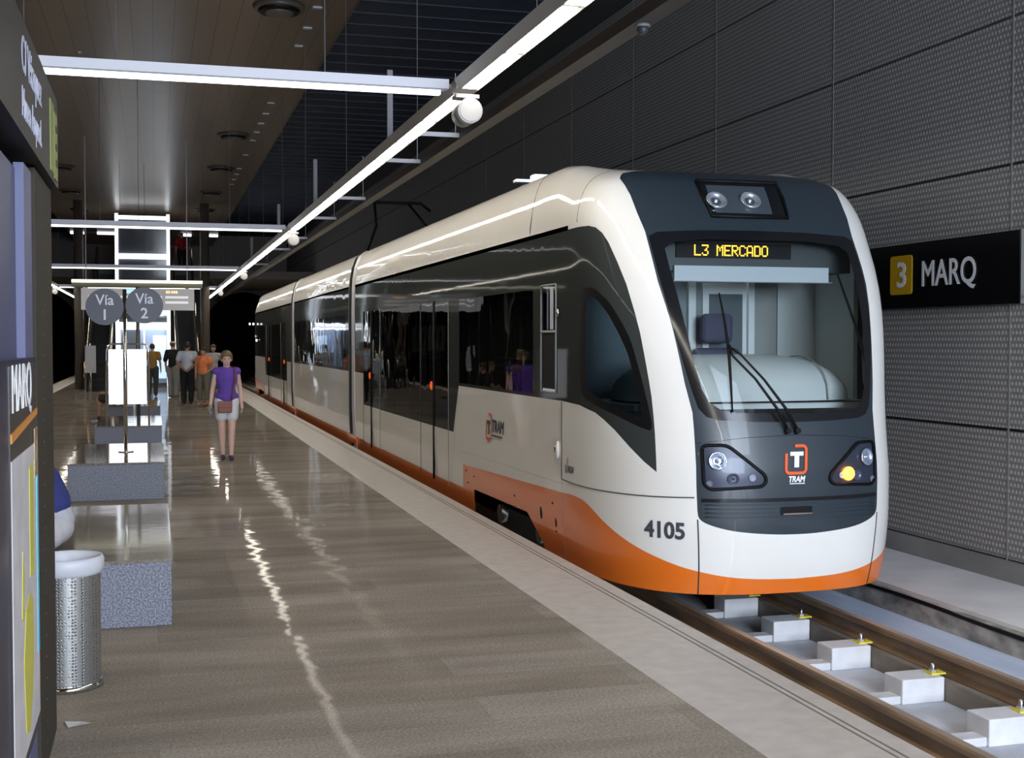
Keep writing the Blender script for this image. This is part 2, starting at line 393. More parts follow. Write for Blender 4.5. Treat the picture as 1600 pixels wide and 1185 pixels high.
# ---------------------------------------------------------------- right wall of embossed panels
def panel_material():
    m = bpy.data.materials.new('embossed_metal_panels'); m.use_nodes = True; nt = m.node_tree; L = nt.links.new; b = nt.nodes['Principled BSDF']
    tc = nt.nodes.new('ShaderNodeTexCoord'); sp = nt.nodes.new('ShaderNodeSeparateXYZ'); L(tc.outputs['Object'], sp.inputs[0])
    def M(op, a, b_=None, c=None):
        n = nt.nodes.new('ShaderNodeMath'); n.operation = op
        for i, q in enumerate((a, b_, c)):
            if q is None: continue
            if isinstance(q, (int, float)): n.inputs[i].default_value = q
            else: L(q, n.inputs[i])
        return n.outputs[0]
    ky, kz = 2*math.pi/.046, 2*math.pi/.054
    z = M('MULTIPLY', sp.outputs[2], kz); row = M('FLOOR', M('DIVIDE', sp.outputs[2], .054)); sh = M('MULTIPLY', M('MODULO', row, 2.0), math.pi)
    y = M('ADD', M('MULTIPLY', sp.outputs[1], ky), sh)
    h = M('MULTIPLY', M('ADD', M('MULTIPLY', M('SINE', y), .5), .5), M('ADD', M('MULTIPLY', M('SINE', z), .5), .5))
    h = M('SMOOTH_MIN', h, .62, .12)
    bp = nt.nodes.new('ShaderNodeBump'); bp.inputs['Strength'].default_value = .30; bp.inputs['Distance'].default_value = .010; L(h, bp.inputs['Height'])
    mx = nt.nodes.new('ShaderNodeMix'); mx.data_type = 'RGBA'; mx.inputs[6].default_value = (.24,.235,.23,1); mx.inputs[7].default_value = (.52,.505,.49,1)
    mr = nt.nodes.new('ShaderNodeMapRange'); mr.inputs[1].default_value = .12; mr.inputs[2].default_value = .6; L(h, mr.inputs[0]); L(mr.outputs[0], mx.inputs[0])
    L(mx.outputs[2], b.inputs['Base Color']); L(bp.outputs[0], b.inputs['Normal']); b.inputs['Metallic'].default_value = .0; b.inputs['Roughness'].default_value = .6
    return m
WX = 7.0; PM = panel_material()
tag(MB().box(WX+.06, WX+.4, Y0, Y1, TB-.2, 7.6).build('wall_right', mat('dark_backing', (.09,.09,.09), .8)), kind='structure')
tag(MB().box(WX-.05, WX+.06, Y0, Y1, -.27, -.10).build('baseboard_right', mat('plinth_concrete', (.26,.26,.25), .8, var=(2,.2,(1,.5,1)))), kind='structure')
zs = [-.10, 1.02, 2.15, 3.28, 4.53, 5.76, 6.95]; k = 0
y = 9.07-2.92*6
pb = MB()
while y < Y1-.1:
    for a, b_ in zip(zs, zs[1:]): pb.box(WX, WX+.05, y+.006, min(y+2.914, Y1-.06), a+.014, b_-.014)
    y += 2.92
tag(pb.build('wall_right_panels', PM), kind='structure')
pv = MB(); y = 9.07-2.92*2
while y < 40: pv.box(WX-.003, WX, y-.011, y+.011, -.1, 6.95); y += 2.92
tag(pv.build('trim_7', mat('plain_panel_rim', (.24,.24,.24), .6)), kind='structure')
# left side: dark wall and bed
tag(MB().box(-9.2, -8.9, Y0, Y1, TB-.2, 7.6).build('wall_left', mat('dark_left_wall', (.03,.032,.032), .7)), kind='structure')
tag(MB().box(-8.9, EDGE_L+.08, Y0, Y1, TB-.2, TB).build('floor_far_track_bed', mat('dark_concrete', (.10,.10,.10), .8)), kind='structure')
# ---------------------------------------------------------------- ceilings
def ceil_material():
    m = bpy.data.materials.new('brown_plank_ceiling'); m.use_nodes = True; nt = m.node_tree; L = nt.links.new; b = nt.nodes['Principled BSDF']
    tc = nt.nodes.new('ShaderNodeTexCoord'); mp = nt.nodes.new('ShaderNodeMapping'); mp.inputs['Rotation'].default_value = (0,0,math.pi/2); L(tc.outputs['Object'], mp.inputs[0])
    br = nt.nodes.new('ShaderNodeTexBrick'); br.inputs['Scale'].default_value = 1; br.inputs['Brick Width'].default_value = 6; br.inputs['Row Height'].default_value = .33; br.inputs['Mortar Size'].default_value = .006
    br.inputs['Color1'].default_value = (.24,.172,.115,1); br.inputs['Color2'].default_value = (.205,.15,.10,1); br.inputs['Mortar'].default_value = (.02,.016,.012,1)
    L(mp.outputs[0], br.inputs['Vector']); L(br.outputs[0], b.inputs['Base Color']); b.inputs['Roughness'].default_value = .30; b.inputs['Metallic'].default_value = .25
    b.inputs['Anisotropic'].default_value = .0
    return m
CZ = 6.9
tag(MB().box(-3.9, 3.0, Y0, 70, CZ, CZ+.5).build('ceiling', ceil_material()), kind='structure')
tag(MB().box(-9.2, 7.4, Y0, Y1, 7.5, 7.8).build('ceiling_recess', mat('blue_black_mesh', (.07,.09,.14), .7)), kind='structure')
lv = MB(); y = 4.0
while y < 60: lv.box(3.02, 6.98, y, y+.04, 7.44, 7.46); y += .8
tag(lv.build('trim_8', mat('blue_black_slat', (.040,.052,.082), .7)), kind='structure')
# round ceiling diffusers
def diffuser(x, y, lab):
    r = empty('ceiling_diffuser', (x, y, CZ), lab, 'ceiling vent', 'round ceiling diffusers')
    MB().cyl((0,0,-.06), (0,0,.0), .38, .40, 32).build('rim', mat('diffuser_rim', (.10,.085,.07), .4), r)
    MB().cyl((0,0,-.10), (0,0,-.04), .30, .33, 32).build('slot', BLACK, r); MB().cyl((0,0,-.13), (0,0,-.09), .20, .24, 32).build('core', mat('diffuser_core', (.12,.10,.085), .4), r)
for x, y, lab in ((1.86,19.5,'nearest, near the top edge of the photo'),(1.90,31.8,'second along the right row'),(1.90,38.0,'third along the right row'),(1.88,44.2,'fourth along the right row'),(1.9,50.1,'fifth along the right row'),
                  (-2.63,39.0,'nearest on the left row'),(-2.7,45.0,'second on the left row'),(-2.75,51.2,'third on the left row')):
    diffuser(x, y, 'round grey ceiling diffuser in the brown ceiling, '+lab)
SPM = mat('white_slot', (.55,.55,.6), .5)
names = ['first','second','third','fourth','fifth','sixth','seventh','eighth','ninth','tenth','eleventh','twelfth','thirteenth','fourteenth']
for i, y in enumerate((19.4,20.7,22.0,27.4,28.7,30.0,31.3,32.6,35.2,38.0,39.3,40.6,41.9)):
    tag(MB().box(2.36, 2.50, y-.05, y+.05, CZ-.02, CZ).build('ceiling_slot_lamp', SPM), 'small pale rectangular slot in the brown ceiling, %s from the camera along the right edge' % names[i], 'ceiling slot', 'small slots along the ceiling edge')
for i, (x, y) in enumerate(((-1.25,23.5),(.16,24.0),(.35,24.1),(1.55,24.4))):
    tag(MB().sphere((x, y, CZ), .035, 10, 6).build('ceiling_detector', SPM), 'tiny white dot on the brown ceiling above the first cross light, %s from the left' % names[i], 'ceiling fitting', 'dots on the ceiling')
# ---------------------------------------------------------------- linear lights
HOUS = mat('light_housing', (.60,.57,.54), .4)
GLOW = mat('lamp_diffuser', (.9,.9,.9), .5, emit=(1,.93,.80), estr=LAMP)
GLOWX = mat('cross_lamp_diffuser', (.9,.9,.9), .5, emit=(.93,.96,1), estr=2.6)
HOUSX = mat('cross_light_housing', (.66,.66,.72), .45, emit=(.88,.9,1), estr=.06)  # faint emission stands in for light striking the housing sides
LX, LZ, LY, LP = 2.41, 3.87, 10.3, 13.66
RX = -3.60
def line_light(x, y, mirror, lab):
    r = empty('linear_ceiling_light', (x, y, LZ), lab, 'light'); s = mirror; n = 10; p = LP/n
    MB().prism([(s*.0,.09),(s*.045,0),(s*.055,.012),(s*.185,.012),(s*.195,0),(s*.24,.09)], 'y', .10, LP-.10).build('housing', HOUS, r)
    for k in range(n):
        a = .12+k*(LP-.24)/n; MB().box(s*.058 if s > 0 else s*.182, s*.182 if s > 0 else s*.058, a+.055, a+(LP-.24)/n-.055, .004, .010).build('diffuser', GLOW, r)
    MB().box(min(s*.02, s*.22), max(s*.02, s*.22), -.10, .10, .02, .10).build('joint_plate', HOUS, r)
    for yy in (2.0, 6.8, 11.6): MB().cyl((s*.12, yy, .09), (s*.12, yy, CZ-LZ+.55 if s > 0 else CZ-LZ), .004, n=6).build('suspension_wire', mat('wire', (.12,.12,.13), .5), r)
labs = ['nearest stretch, leaving the photo at the top', 'second stretch, above the front car', 'third stretch, above the middle of the tram', 'fourth stretch, above the tram tail', 'fifth and farthest stretch, by the tunnel mouth']
for i in range(5): line_light(LX, LY+LP*(i-1), 1, 'white light line over the right platform edge, '+labs[i])
labs = ['nearest stretch, beside the information totem', 'second stretch, behind the totem', 'third stretch, behind the totem', 'fourth stretch, hidden behind the totem', 'farthest, left of the round track sign']
for i in range(5): line_light(RX, LY+LP*(i-1), -1, 'white light line over the left platform edge, '+labs[i])
cl = ['nearest, across the top left of the photo', 'second, level with the glass lift top', 'third, lower in front of the lift', 'fourth, just above the hanging display']
for i in range(4):
    y = LY+LP*i; r = empty('cross_light', (0, y, LZ), 'white horizontal light bar spanning the platform, '+cl[i], 'light', 'light bars across the platform')
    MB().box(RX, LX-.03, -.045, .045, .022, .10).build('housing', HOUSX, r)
    MB().box(RX+.05, LX-.10, -.038, .038, -.026, .008).build('diffuser', GLOWX, r); MB().box(RX+.02, LX-.06, -.036, .036, .008, .022).build('shadow_gap', GREY, r)
    for x in (-.28, -.95, 1.35): MB().cyl((x,0,.1), (x,0,CZ-LZ), .005, n=6).build('suspension_wire', MATS['wire'], r)
    for sx, xx in ((1, LX+.10), (-1, RX-.10)):
        q = empty('loudspeaker', (xx, y-.12, LZ-.04), ('white cylindrical loudspeaker under the %s light line at the %s joint' % ('right' if sx > 0 else 'left', names[i])), 'loudspeaker', 'loudspeakers under the light lines')
        SPK = mat('speaker_white', (.20,.20,.21), .5)
        MB().cyl((0,-.14,-.15), (0,.14,-.15), .105, .095, 28).build('speaker_drum', SPK, q); MB().cyl((0,-.145,-.15), (0,-.14,-.15), .09, .09, 28).build('grille', mat('speaker_grille', (.24,.24,.25), .6), q)
        MB().box(-.10, .10, -.05, .10, -.03, .0).box(-.03, .03, -.03, .06, -.16, -.02).build('bracket', SPK, q)
for i, (x, y, z0, z1) in enumerate(((2.44,13.5,3.95,4.72),(2.43,20.0,3.95,4.66),(2.42,26.0,3.95,4.58),(2.42,33.5,3.95,4.5))):
    tag(MB().box(x, x+.06, y-.03, y+.03, z0, z1).build('hanger_tube', mat('hanger_grey', (.25,.25,.27), .5)), 'grey square tube standing up from the right light line, %s from the camera' % names[i], 'hanger', 'hangers of the light line')
# dark duct beside the light line with its brackets
tag(MB().box(3.10, 3.24, Y0, 69, 3.91, 4.0).build('cable_duct', mat('brown_duct', (.10,.085,.075), .5)), 'long dark brown cable duct running beside the right light line', 'cable duct')
for i, y in enumerate((7.1, 12.9, 14.9, 19.0, 22.2, 26.6, 30.0, 36.0)):
    tag(MB().box(LX+.23, 3.10, y-.012, y+.012, 3.93, 3.975).box(3.06, 3.065, y-.004, y+.004, 3.975, 4.6).build('duct_bracket', mat('bracket_white', (.62,.62,.66), .4)), 'small white bracket joining light line and brown duct, %s from the camera' % names[i], 'bracket', 'brackets beside the light line')
cm = empty('security_camera', (3.17, 7.9, 3.91), 'small grey dome camera under the brown duct near the top of the photo', 'camera')
MB().cyl((0,0,-.02), (0,0,.0), .05, n=20).build('mount', GREY, cm); MB().sphere((0,0,-.035), .04).build('dome', DGREY, cm)
# ---------------------------------------------------------------- station name sign on the wall
sg = empty('station_name_sign', (WX-.07, 10, 2.40), 'black wall sign reading MARQ with a yellow square 3', 'sign')
MB().box(-.03, .03, -1.185, 1.60, -.305, .305).build('sign_board', mat('sign_black', (.006,.006,.007), .25), sg)
MB().box(-.035, .04, -1.20, -1.18, -.31, .31).box(.0, .04, -1.185, 1.60, -.31, -.30).build('sign_edge', ALU, sg)
fw = lambda u, v, o: (-.031-o, -u, v)
# local: u to the right on the wall = decreasing y
ysq = MB().prism([(-u, v) for u, v in rr([(-.715,-.175),(-.352,-.175),(-.352,.198),(-.715,.198)], .035)], 'x', -.035, -.030).build('line_badge', mat('badge_yellow', (.62,.36,.01), .45), sg, 'yellow rounded square')
f2 = lambda u, v, o: (-.036-o, -u, v)
text_obj('badge_number', '3', f2, TEXTW, ysq, .235, x=-.525, y=-.10, offset=.015, sx=1.15)
text_obj('sign_text', 'MARQ', f2, TEXTW, sg, .235, x=-.19, y=-.108, align='l', offset=.010, sx=.80/(text2d('MARQ', .010)[2]*.235))
# ---------------------------------------------------------------- benches
def granite():
    m = mat('speckled_granite', (.15,.16,.19), .55, bump=(70,.3,(1,1,1)))
    nt = m.node_tree; b = nt.nodes['Principled BSDF']; tc = nt.nodes.new('ShaderNodeTexCoord'); v = nt.nodes.new('ShaderNodeTexVoronoi'); v.inputs['Scale'].default_value = 55
    n = nt.nodes.new('ShaderNodeTexNoise'); n.inputs['Scale'].default_value = 95; n.inputs['Detail'].default_value = 5; nt.links.new(tc.outputs['Object'], v.inputs['Vector']); nt.links.new(tc.outputs['Object'], n.inputs['Vector'])
    cr = nt.nodes.new('ShaderNodeValToRGB'); cr.color_ramp.elements[0].position = .38; cr.color_ramp.elements[0].color = (.07,.08,.11,1); cr.color_ramp.elements[1].position = .66; cr.color_ramp.elements[1].color = (.27,.28,.34,1)
    nt.links.new(n.outputs[0], cr.inputs[0]); nt.links.new(cr.outputs[0], b.inputs['Base Color']); return m
GR = granite(); GT = mat('polished_granite_top', (.20,.175,.15), .07, spec=.5, var=(40,.3,(1,1,1)), bump=(1.6,.12,(1,1.4,1)))
bl = ['nearest, behind the perforated litter bin', 'second, carrying the round track sign pole', 'third, carrying the lit poster frame', 'fourth and farthest, with a person seated']
BY = [8.05, 14.55, 20.85, 27.1]
for i, y in enumerate(BY):
    r = empty('granite_bench', (-.43, y, 0), 'solid grey granite block bench with polished top, '+bl[i], 'bench', 'granite benches along the platform')
    MB().box(-.515, .515, 0, 2.75, 0, .40).bevel(.006).build('bench_block', GR, r); MB().box(-.52, .52, -.005, 2.755, .40, .42).build('bench_top', GT, r, 'mirror polished brown top')
# ---------------------------------------------------------------- round track signs
def track_signs():
    r = empty('track_sign_post', (-.36, 16.0, .42), 'steel pole with two round grey signs reading Vía 1 and Vía 2', 'sign')
    MB().cyl((.0,0,0), (0,0,1.99), .024, n=16).cyl((0,0,0), (0,0,.012), .09, n=24).build('pole', STEEL, r)
    SD = mat('sign_disc_grey', (.055,.06,.085), .45)
    for s, n, z in ((-1, '1', 1.775), (1, '2', 1.795)):
        x = s*.232+.0; d = MB().cyl((x, -.022, z), (x, -.002, z), .222, n=64).build('sign_disc', SD, r)
        f = lambda u, v, o, x=x, z=z: (x+u, -.0225-o, z+v)
        text_obj('sign_word', 'Vía', f, mat('sign_letter', (.70,.70,.80), .5), d, .125, y=.025, offset=.012, sx=.95); text_obj('sign_number', n, f, MATS['sign_letter'], d, .125, y=-.155, offset=.02)
        MB().box(min(x, 0), max(x, 0), .0, .012, z-.012, z+.012).build('disc_arm', STEEL, d)
track_signs()
def tube_post():
    r = empty('lit_crossbar_post', (-.32, 24.6, 0), 'slim dark post with a lit horizontal crossbar, rising behind the lit poster frame', 'light')
    MB().cyl((0,0,0), (0,0,2.98), .035, n=12).build('pole', mat('dark_post', (.12,.12,.11), .35, metal=.6), r)
    MB().cyl((-1.17,0,2.84), (1.19,0,2.84), .060, n=16).build('crossbar', mat('khaki_bar', (.30,.29,.20), .4), r)
    MB().box(-1.17, 1.19, -.055, .055, 2.87, 2.925).build('lit_edge', mat('bar_glow', (.9,.9,.8), .5, emit=(1,.97,.75), estr=1.3), r, 'glowing top edge')
tube_post()
# lit poster frame
def lit_poster():
    r = empty('lit_poster_frame', (-.455, 21.9, .42), 'glowing blank white poster panel in a rounded steel frame on the third bench', 'poster')
    P = [(-.34,0,0),(-.34,0,1.18)]+[(-.34+.10*(1-math.cos(t)), 0, 1.18+.13*math.sin(t)) for t in (.4,.8,1.2,1.57)]+[(.34-.10*(1-math.cos(t)), 0, 1.18+.13*math.sin(t)) for t in (1.57,1.2,.8,.4)]+[(.34,0,1.18),(.34,0,0)]
    MB().tube(P, .017, 8).build('frame', STEEL, r)
    MB().box(-.305, .305, -.035, .035, .30, 1.22).build('panel_case', ALU, r); MB().box(-.29, .29, -.042, -.035, .315, 1.205).build('poster_panel', mat('poster_glow', (.9,.9,.9), .5, emit=(.93,.96,1), estr=1.25), r, 'glowing white poster')
    MB().box(-.05, -.02, -.02, .02, .0, .30).box(.09, .12, -.02, .02, .0, .30).build('foot', STEEL, r)
lit_poster()
# small info stand
r = empty('notice_stand', (-1.57, 33, 0), 'small grey notice board on a thin pole by the left escalator', 'sign')
MB().cyl((0,.02,0), (0,.02,1.72), .018, n=8).build('pole', STEEL, r); MB().box(-.13, .13, -.02, .0, .98, 1.66).build('notice', mat('notice_grey', (.45,.45,.47), .5), r)
# hanging display board
r = empty('hanging_display_board', (-.41, 33, 2.56), 'white hanging departures board with amber clock, behind the round track signs', 'display')
MB().box(-1.37, 1.37, -.06, .06, 0, .54).build('case', mat('board_white', (.45,.43,.44), .5, emit=(.9,.88,.9), estr=.16), r)
lines = MB()
for z in (.17, .30):
    for a, b_ in ((-1.2,-.7),(-.62,-.1),(.0,.58),(.66,1.22)): lines.box(a, b_, -.068, -.06, z, z+.055)
lines.build('text_line', mat('board_line', (.8,.8,.85), .5, emit=(1,1,1), estr=.45), r)
cx = MB()
for k in range(5): cx.box(.68+k*.055+(0.02 if k > 1 else 0), .715+k*.055+(0.02 if k > 1 else 0), -.068, -.06, .43, .49)
cx.build('clock_digit', mat('amber_digits', (.9,.5,.2), .5, emit=(1,.6,.25), estr=1.5), r); MB().box(-.30, -.10, -.068, -.06, .42, .52).build('blue_field', mat('blue_field', (.2,.5,.8), .5, emit=(.5,.85,1), estr=.8), r)
MB().cyl((-1.25,0,.54), (-1.25,0,CZ-2.56), .012, n=8).cyl((1.2,0,.54), (1.2,0,CZ-2.56), .012, n=8).cyl((-1.25,0,.54), (-1.25,0,.75), .045, n=8).cyl((1.2,0,.54), (1.2,0,.75), .045, n=8).build('hanger', mat('hanger_white', (.8,.8,.8), .4), r)
# ---------------------------------------------------------------- litter bin
def litter_bin():
    r = empty('litter_bin', (-.45, 6.78, 0), 'perforated steel litter bin with white liner rim beside the dark totem', 'bin')
    m = mat('perforated_steel', (.30,.30,.30), .38, metal=.85)
    nt = m.node_tree; b = nt.nodes['Principled BSDF']; tc = nt.nodes.new('ShaderNodeTexCoord')
    v = nt.nodes.new('ShaderNodeTexVoronoi'); v.inputs['Scale'].default_value = 62; v.inputs['Randomness'].default_value = .25; nt.links.new(tc.outputs['Object'], v.inputs['Vector'])
    mr = nt.nodes.new('ShaderNodeMapRange'); mr.inputs[1].default_value = .22; mr.inputs[2].default_value = .36; nt.links.new(v.outputs['Distance'], mr.inputs[0])
    mx = nt.nodes.new('ShaderNodeMix'); mx.data_type = 'RGBA'; mx.inputs[6].default_value = (.10,.10,.10,1); mx.inputs[7].default_value = (.36,.36,.355,1); nt.links.new(mr.outputs[0], mx.inputs[0]); nt.links.new(mx.outputs[2], b.inputs['Base Color'])
    bp = nt.nodes.new('ShaderNodeBump'); bp.inputs['Strength'].default_value = .5; bp.inputs['Distance'].default_value = .003; nt.links.new(mr.outputs[0], bp.inputs['Height']); nt.links.new(bp.outputs[0], b.inputs['Normal'])
    MB().cyl((0,0,.03), (0,0,.62), .165, .165, 48, False).build('perforated_drum', m, r)
    MB().cyl((0,0,.0), (0,0,.03), .178, .172, 48).build('base_ring', STEEL, r)
    b = MB(); R = []
    for rad, z in ((.168,.585),(.182,.60),(.186,.655),(.176,.675),(.160,.672),(.150,.62),(.145,.50)):
        R.append([b.b.verts.new((rad*math.cos(2*math.pi*k/48), rad*math.sin(2*math.pi*k/48), z)) for k in range(48)])
    for A, B in zip(R, R[1:]):
        for k in range(48): b.b.faces.new((A[k], A[(k+1)%48], B[(k+1)%48], B[k])).smooth = True
    b.build('white_rim', mat('liner_white', (.50,.52,.57), .45), r); MB().cyl((0,0,.48), (0,0,.50), .150, n=32).build('bag_floor', mat('bag_grey', (.5,.52,.55), .6), r)
litter_bin()
p = MB(); vs = [p.b.verts.new(q) for q in ((-.40,6.02,.003),(-.30,6.04,.012),(-.34,6.10,.004),(-.42,6.09,.015))]; p.b.faces.new(vs[:3]); p.b.faces.new((vs[0],vs[2],vs[3]))
bmesh.ops.solidify(p.b, geom=p.b.faces[:], thickness=.001)
tag(p.build('paper_scrap', mat('paper_white', (.8,.8,.82), .6)), 'crumpled white paper scrap on the floor in front of the litter bin', 'litter')
# ---------------------------------------------------------------- information totem
def totem():
    X = -.45; r = empty('information_totem', (X, 5.1, 0), 'tall dark blue information totem with map poster and lettered header, at the left edge', 'information totem')
    BLU = mat('totem_blue', (.055,.062,.135), .5); BRN = mat('totem_brown_post', (.040,.034,.026), .7, spec=.2)
    MB().box(-.28, -.03, -2.6, .12, .02, 2.40).build('totem_body', BLU, r)
    MB().box(-.30, .0, .14, .93, 0, 2.46).build('edge_post', BRN, r, 'dark brown edge post')
    rv = MB()
    for k in range(26): rv.sphere((.0, .42, .1+k*.09), .004, 6, 4)
    rv.build('rivet', mat('rivet_grey', (.07,.062,.052), .5), r)
    MB().box(-.035, .0, -.30, -.02, .02, 2.42).build('cover_strip', mat('totem_lilac_strip', (.085,.092,.19), .5), r)
    fr = MB().box(-.03, .012, -2.3, -.06, .32, 1.72).build('poster_case', mat('case_dark_blue', (.01,.014,.04), .3), r)
    MB().box(.010, .016, -.98, -.09, .36, 1.70).build('poster_header', mat('poster_header_black', (.030,.026,.024), .35), fr)
    po = MB().box(.012, .019, -.97, -.10, .38, 1.405).build('map_sheet', mat('map_paper', (.52,.50,.52), .5, var=(6,.12,(1,1,1))), fr, 'pale map sheet')
    MB().prism([(-.97,1.46),(-.10,1.505),(-.10,1.53),(-.97,1.49)], 'x', .016, .020).build('header_line', mat('orange_line', (.55,.22,.04), .5), fr)
    f = lambda u, v, o: (.017+o, -.98+u, 1.52+v)
    text_obj('header_text', 'MARQ', f, TEXTW, fr, .15, x=.06, y=.035, align='l', offset=.01, sx=1.05)
    yl = mat('map_yellow', (.50,.48,.07), .5)
    MB().prism([(-.44,.95),(-.30,.94),(-.29,1.30),(-.31,1.35),(-.43,1.33)], 'x', .019, .021).prism([(-.62,.45),(-.50,.42),(-.40,.52),(-.34,.70),(-.36,.86),(-.46,.90),(-.60,.86),(-.68,.70)], 'x', .019, .021).prism([(-.72,.86),(-.66,.84),(-.64,1.0),(-.69,1.08)], 'x', .019, .021).build('map_area', yl, fr, 'olive yellow map area')
    MB().box(.019, .021, -.17, -.11, .62, 1.40).build('map_sea', mat('map_cyan', (.12,.50,.65), .5), fr, 'cyan strip of the map'); MB().box(.019, .0215, -.24, -.12, 1.28, 1.46).build('map_inset', mat('map_inset_mix', (.35,.25,.15), .5, var=(25,.8,(1,1,1))), fr)
    hd = MB().box(-.34, .03, -3.0, .95, 2.47, 2.865).build('header_box', mat('header_dark', (.022,.021,.019), .55, spec=.25), r, 'overhanging lettered header')
    g = lambda u, v, o: (.031+o, -.70+u, 2.5+v)
    T = mat('header_letter', (.42,.43,.55), .5)
    text_obj('header_text', 'C/ Vázquez', lambda u, v, o: g(u, v, o), T, hd, .12, x=.05, y=.185, align='l', offset=.01, sx=.95)
    text_obj('header_text', 'Museo Arqueol.', lambda u, v, o: g(u, v, o), T, hd, .10, x=.05, y=.03, align='l', offset=.01, sx=.80)
    G = mat('pictogram_green', (.17,.20,.03), .5); pk = MB().box(.030, .034, .50, .68, 2.50, 2.80).box(.030, .034, .71, .88, 2.49, 2.78).build('pictogram_plate', G, hd, 'olive green pictogram plate')
    for zz in (2.55, 2.62, 2.70): MB().box(.034, .036, .77, .83, zz, zz+.03).build('pictogram', BLACK, pk)
totem()
# ---------------------------------------------------------------- lift, escalators, mezzanine, end of station
def lift():
    r = empty('glass_lift_tower', (-.45, 50, 0), 'tall glass lift tower with bright white frame at the platform centre', 'lift')
    WF = mat('lift_frame_white', (.80,.84,.92), .3, emit=(.85,.92,1), estr=1.7)  # emission stands in for the bright light on the white steel posts
    fr = MB()
    for x in (-1.01, .89):
        for y in (0, 2.0): fr.box(x, x+.12, y, y+.12, 0, CZ-.25)
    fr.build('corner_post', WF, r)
    for z, h in ((6.43,.14),(4.92,.20),(3.72,.16),(2.35,.14)): MB().box(-1.0, 1.0, -.02, .10, z, z+h).build('cross_beam', mat('lift_beam_lit', (.9,.92,.95), .3, emit=(.95,.98,1), estr=2.2), r)  # beams glow too: brightness of lit steel put into emission
    LG = mat('lift_glass', (.12,.14,.17), .05, spec=.7, bump=(1.2,.1,(1,1,1)))
    MB().box(-.89, .89, .04, .06, 2.5, 3.72).box(-.89, .89, .04, .06, 3.9, 4.92).box(-.89, .89, .04, .06, 5.12, 6.43).build('glass_pane', LG, r)
    MB().box(-.88, .88, 1.9, 1.94, .1, CZ-.3).build('rear_pane', mat('lift_rear', (.35,.42,.55), .2, emit=(.55,.65,.9), estr=.05), r)
    cab = MB().box(-.72, -.12, .35, 1.6, .1, 2.2).build('lift_car', mat('lift_car_dark', (.10,.11,.13), .25), r); MB().box(.0, .06, .3, .36, .1, 2.3).build('door_post', BRASS, cab)
    MB().box(-.88, .88, .12, 1.88, 2.24, 2.32).build('lit_ceiling', mat('lift_ceiling_glow', (.9,.93,1), .5, emit=(.80,.90,1), estr=2.6), r, 'bright lit ceiling of the lift lobby')
    MB().box(.35, .86, 1.2, 1.24, .3, 2.0).build('rear_door', mat('lift_sky_door', (.5,.65,.9), .15, emit=(.55,.75,1), estr=.8), r)
lift()
def escalator(x0, x1, lab, run):
    r = empty('escalator', ((x0+x1)/2, 47.2, 0), lab, 'escalator', 'escalators beside the lift'); w = (x1-x0)/2
    st = MB(); n = 24
    for k in range(n): st.box(-w+.12, w-.12, k*.40, k*.40+.42, max(0, k*.2-.3), k*.2+.05)
    st.build('step_flight', mat('escalator_steps', (.035,.032,.03), .6), r)
    for s in (-1, 1):
        pts = [(-1.2, 0.0), (-1.0, 0.95), (0, 1.0), (n*.4, n*.2+1.0), (n*.4+.8, n*.2+.9), (n*.4, n*.2-.2), (0, -.05)]
        a = s*w-.06 if s > 0 else s*w; MB().prism([(p[0], max(0, p[1])) for p in pts], 'x', a, a+.06).build('balustrade', mat('escalator_side', (.07,.055,.045), .3), r)
        MB().tube([(s*w, -1.15, .5), (s*w, -1.05, .95), (s*w, -.8, 1.03), (s*w, 0, 1.05), (s*w, n*.4, n*.2+1.05)], .035, 8).build('handrail', BRASS, r, 'brassy handrail')
escalator(.74, 1.52, 'dark escalator with brassy handrail rising on the right of the glass lift', 1)
escalator(-2.40, -1.60, 'dark escalator with brassy handrail rising on the left of the glass lift', 1)
COLM = mat('column_beige', (.12,.10,.08), .4)
for i, (x, y) in enumerate(((1.80,48.3),(-2.68,48.3))):
    tag(MB().cyl((x,y,0), (x,y,CZ), .17, n=24).build('column', COLM), 'round beige column beside the %s escalator' % ('right' if x > 0 else 'left'), 'column')
tag(MB().box(-8.9, -1.55, 57.0, 70, 4.55, 4.9).box(.65, 6.9, 57.0, 70, 4.55, 4.9).build('floor_mezzanine', mat('mezzanine_edge', (.16,.13,.10), .5)), kind='structure')
tag(MB().box(-8.9, WX, 69.8, 70, 4.9, 7.5).build('wall_mezzanine', mat('mezzanine_wall', (.20,.15,.12), .5)), kind='structure')
ML = mat('mezzanine_lamp', (.9,.9,1), .5, emit=(.9,.88,1), estr=2.5)
for i, (x0, x1) in enumerate(((-2.6,-1.6),(1.2,1.7),(2.2,2.95),(-3.8,-3.2))):
    tag(MB().box(x0, x1, 62, 62.4, 6.82, 6.90).build('mezzanine_light', ML), 'bright light strip under the mezzanine ceiling, '+['left of the lift','right of the lift','far right','far left'][i], 'light', 'mezzanine lights')
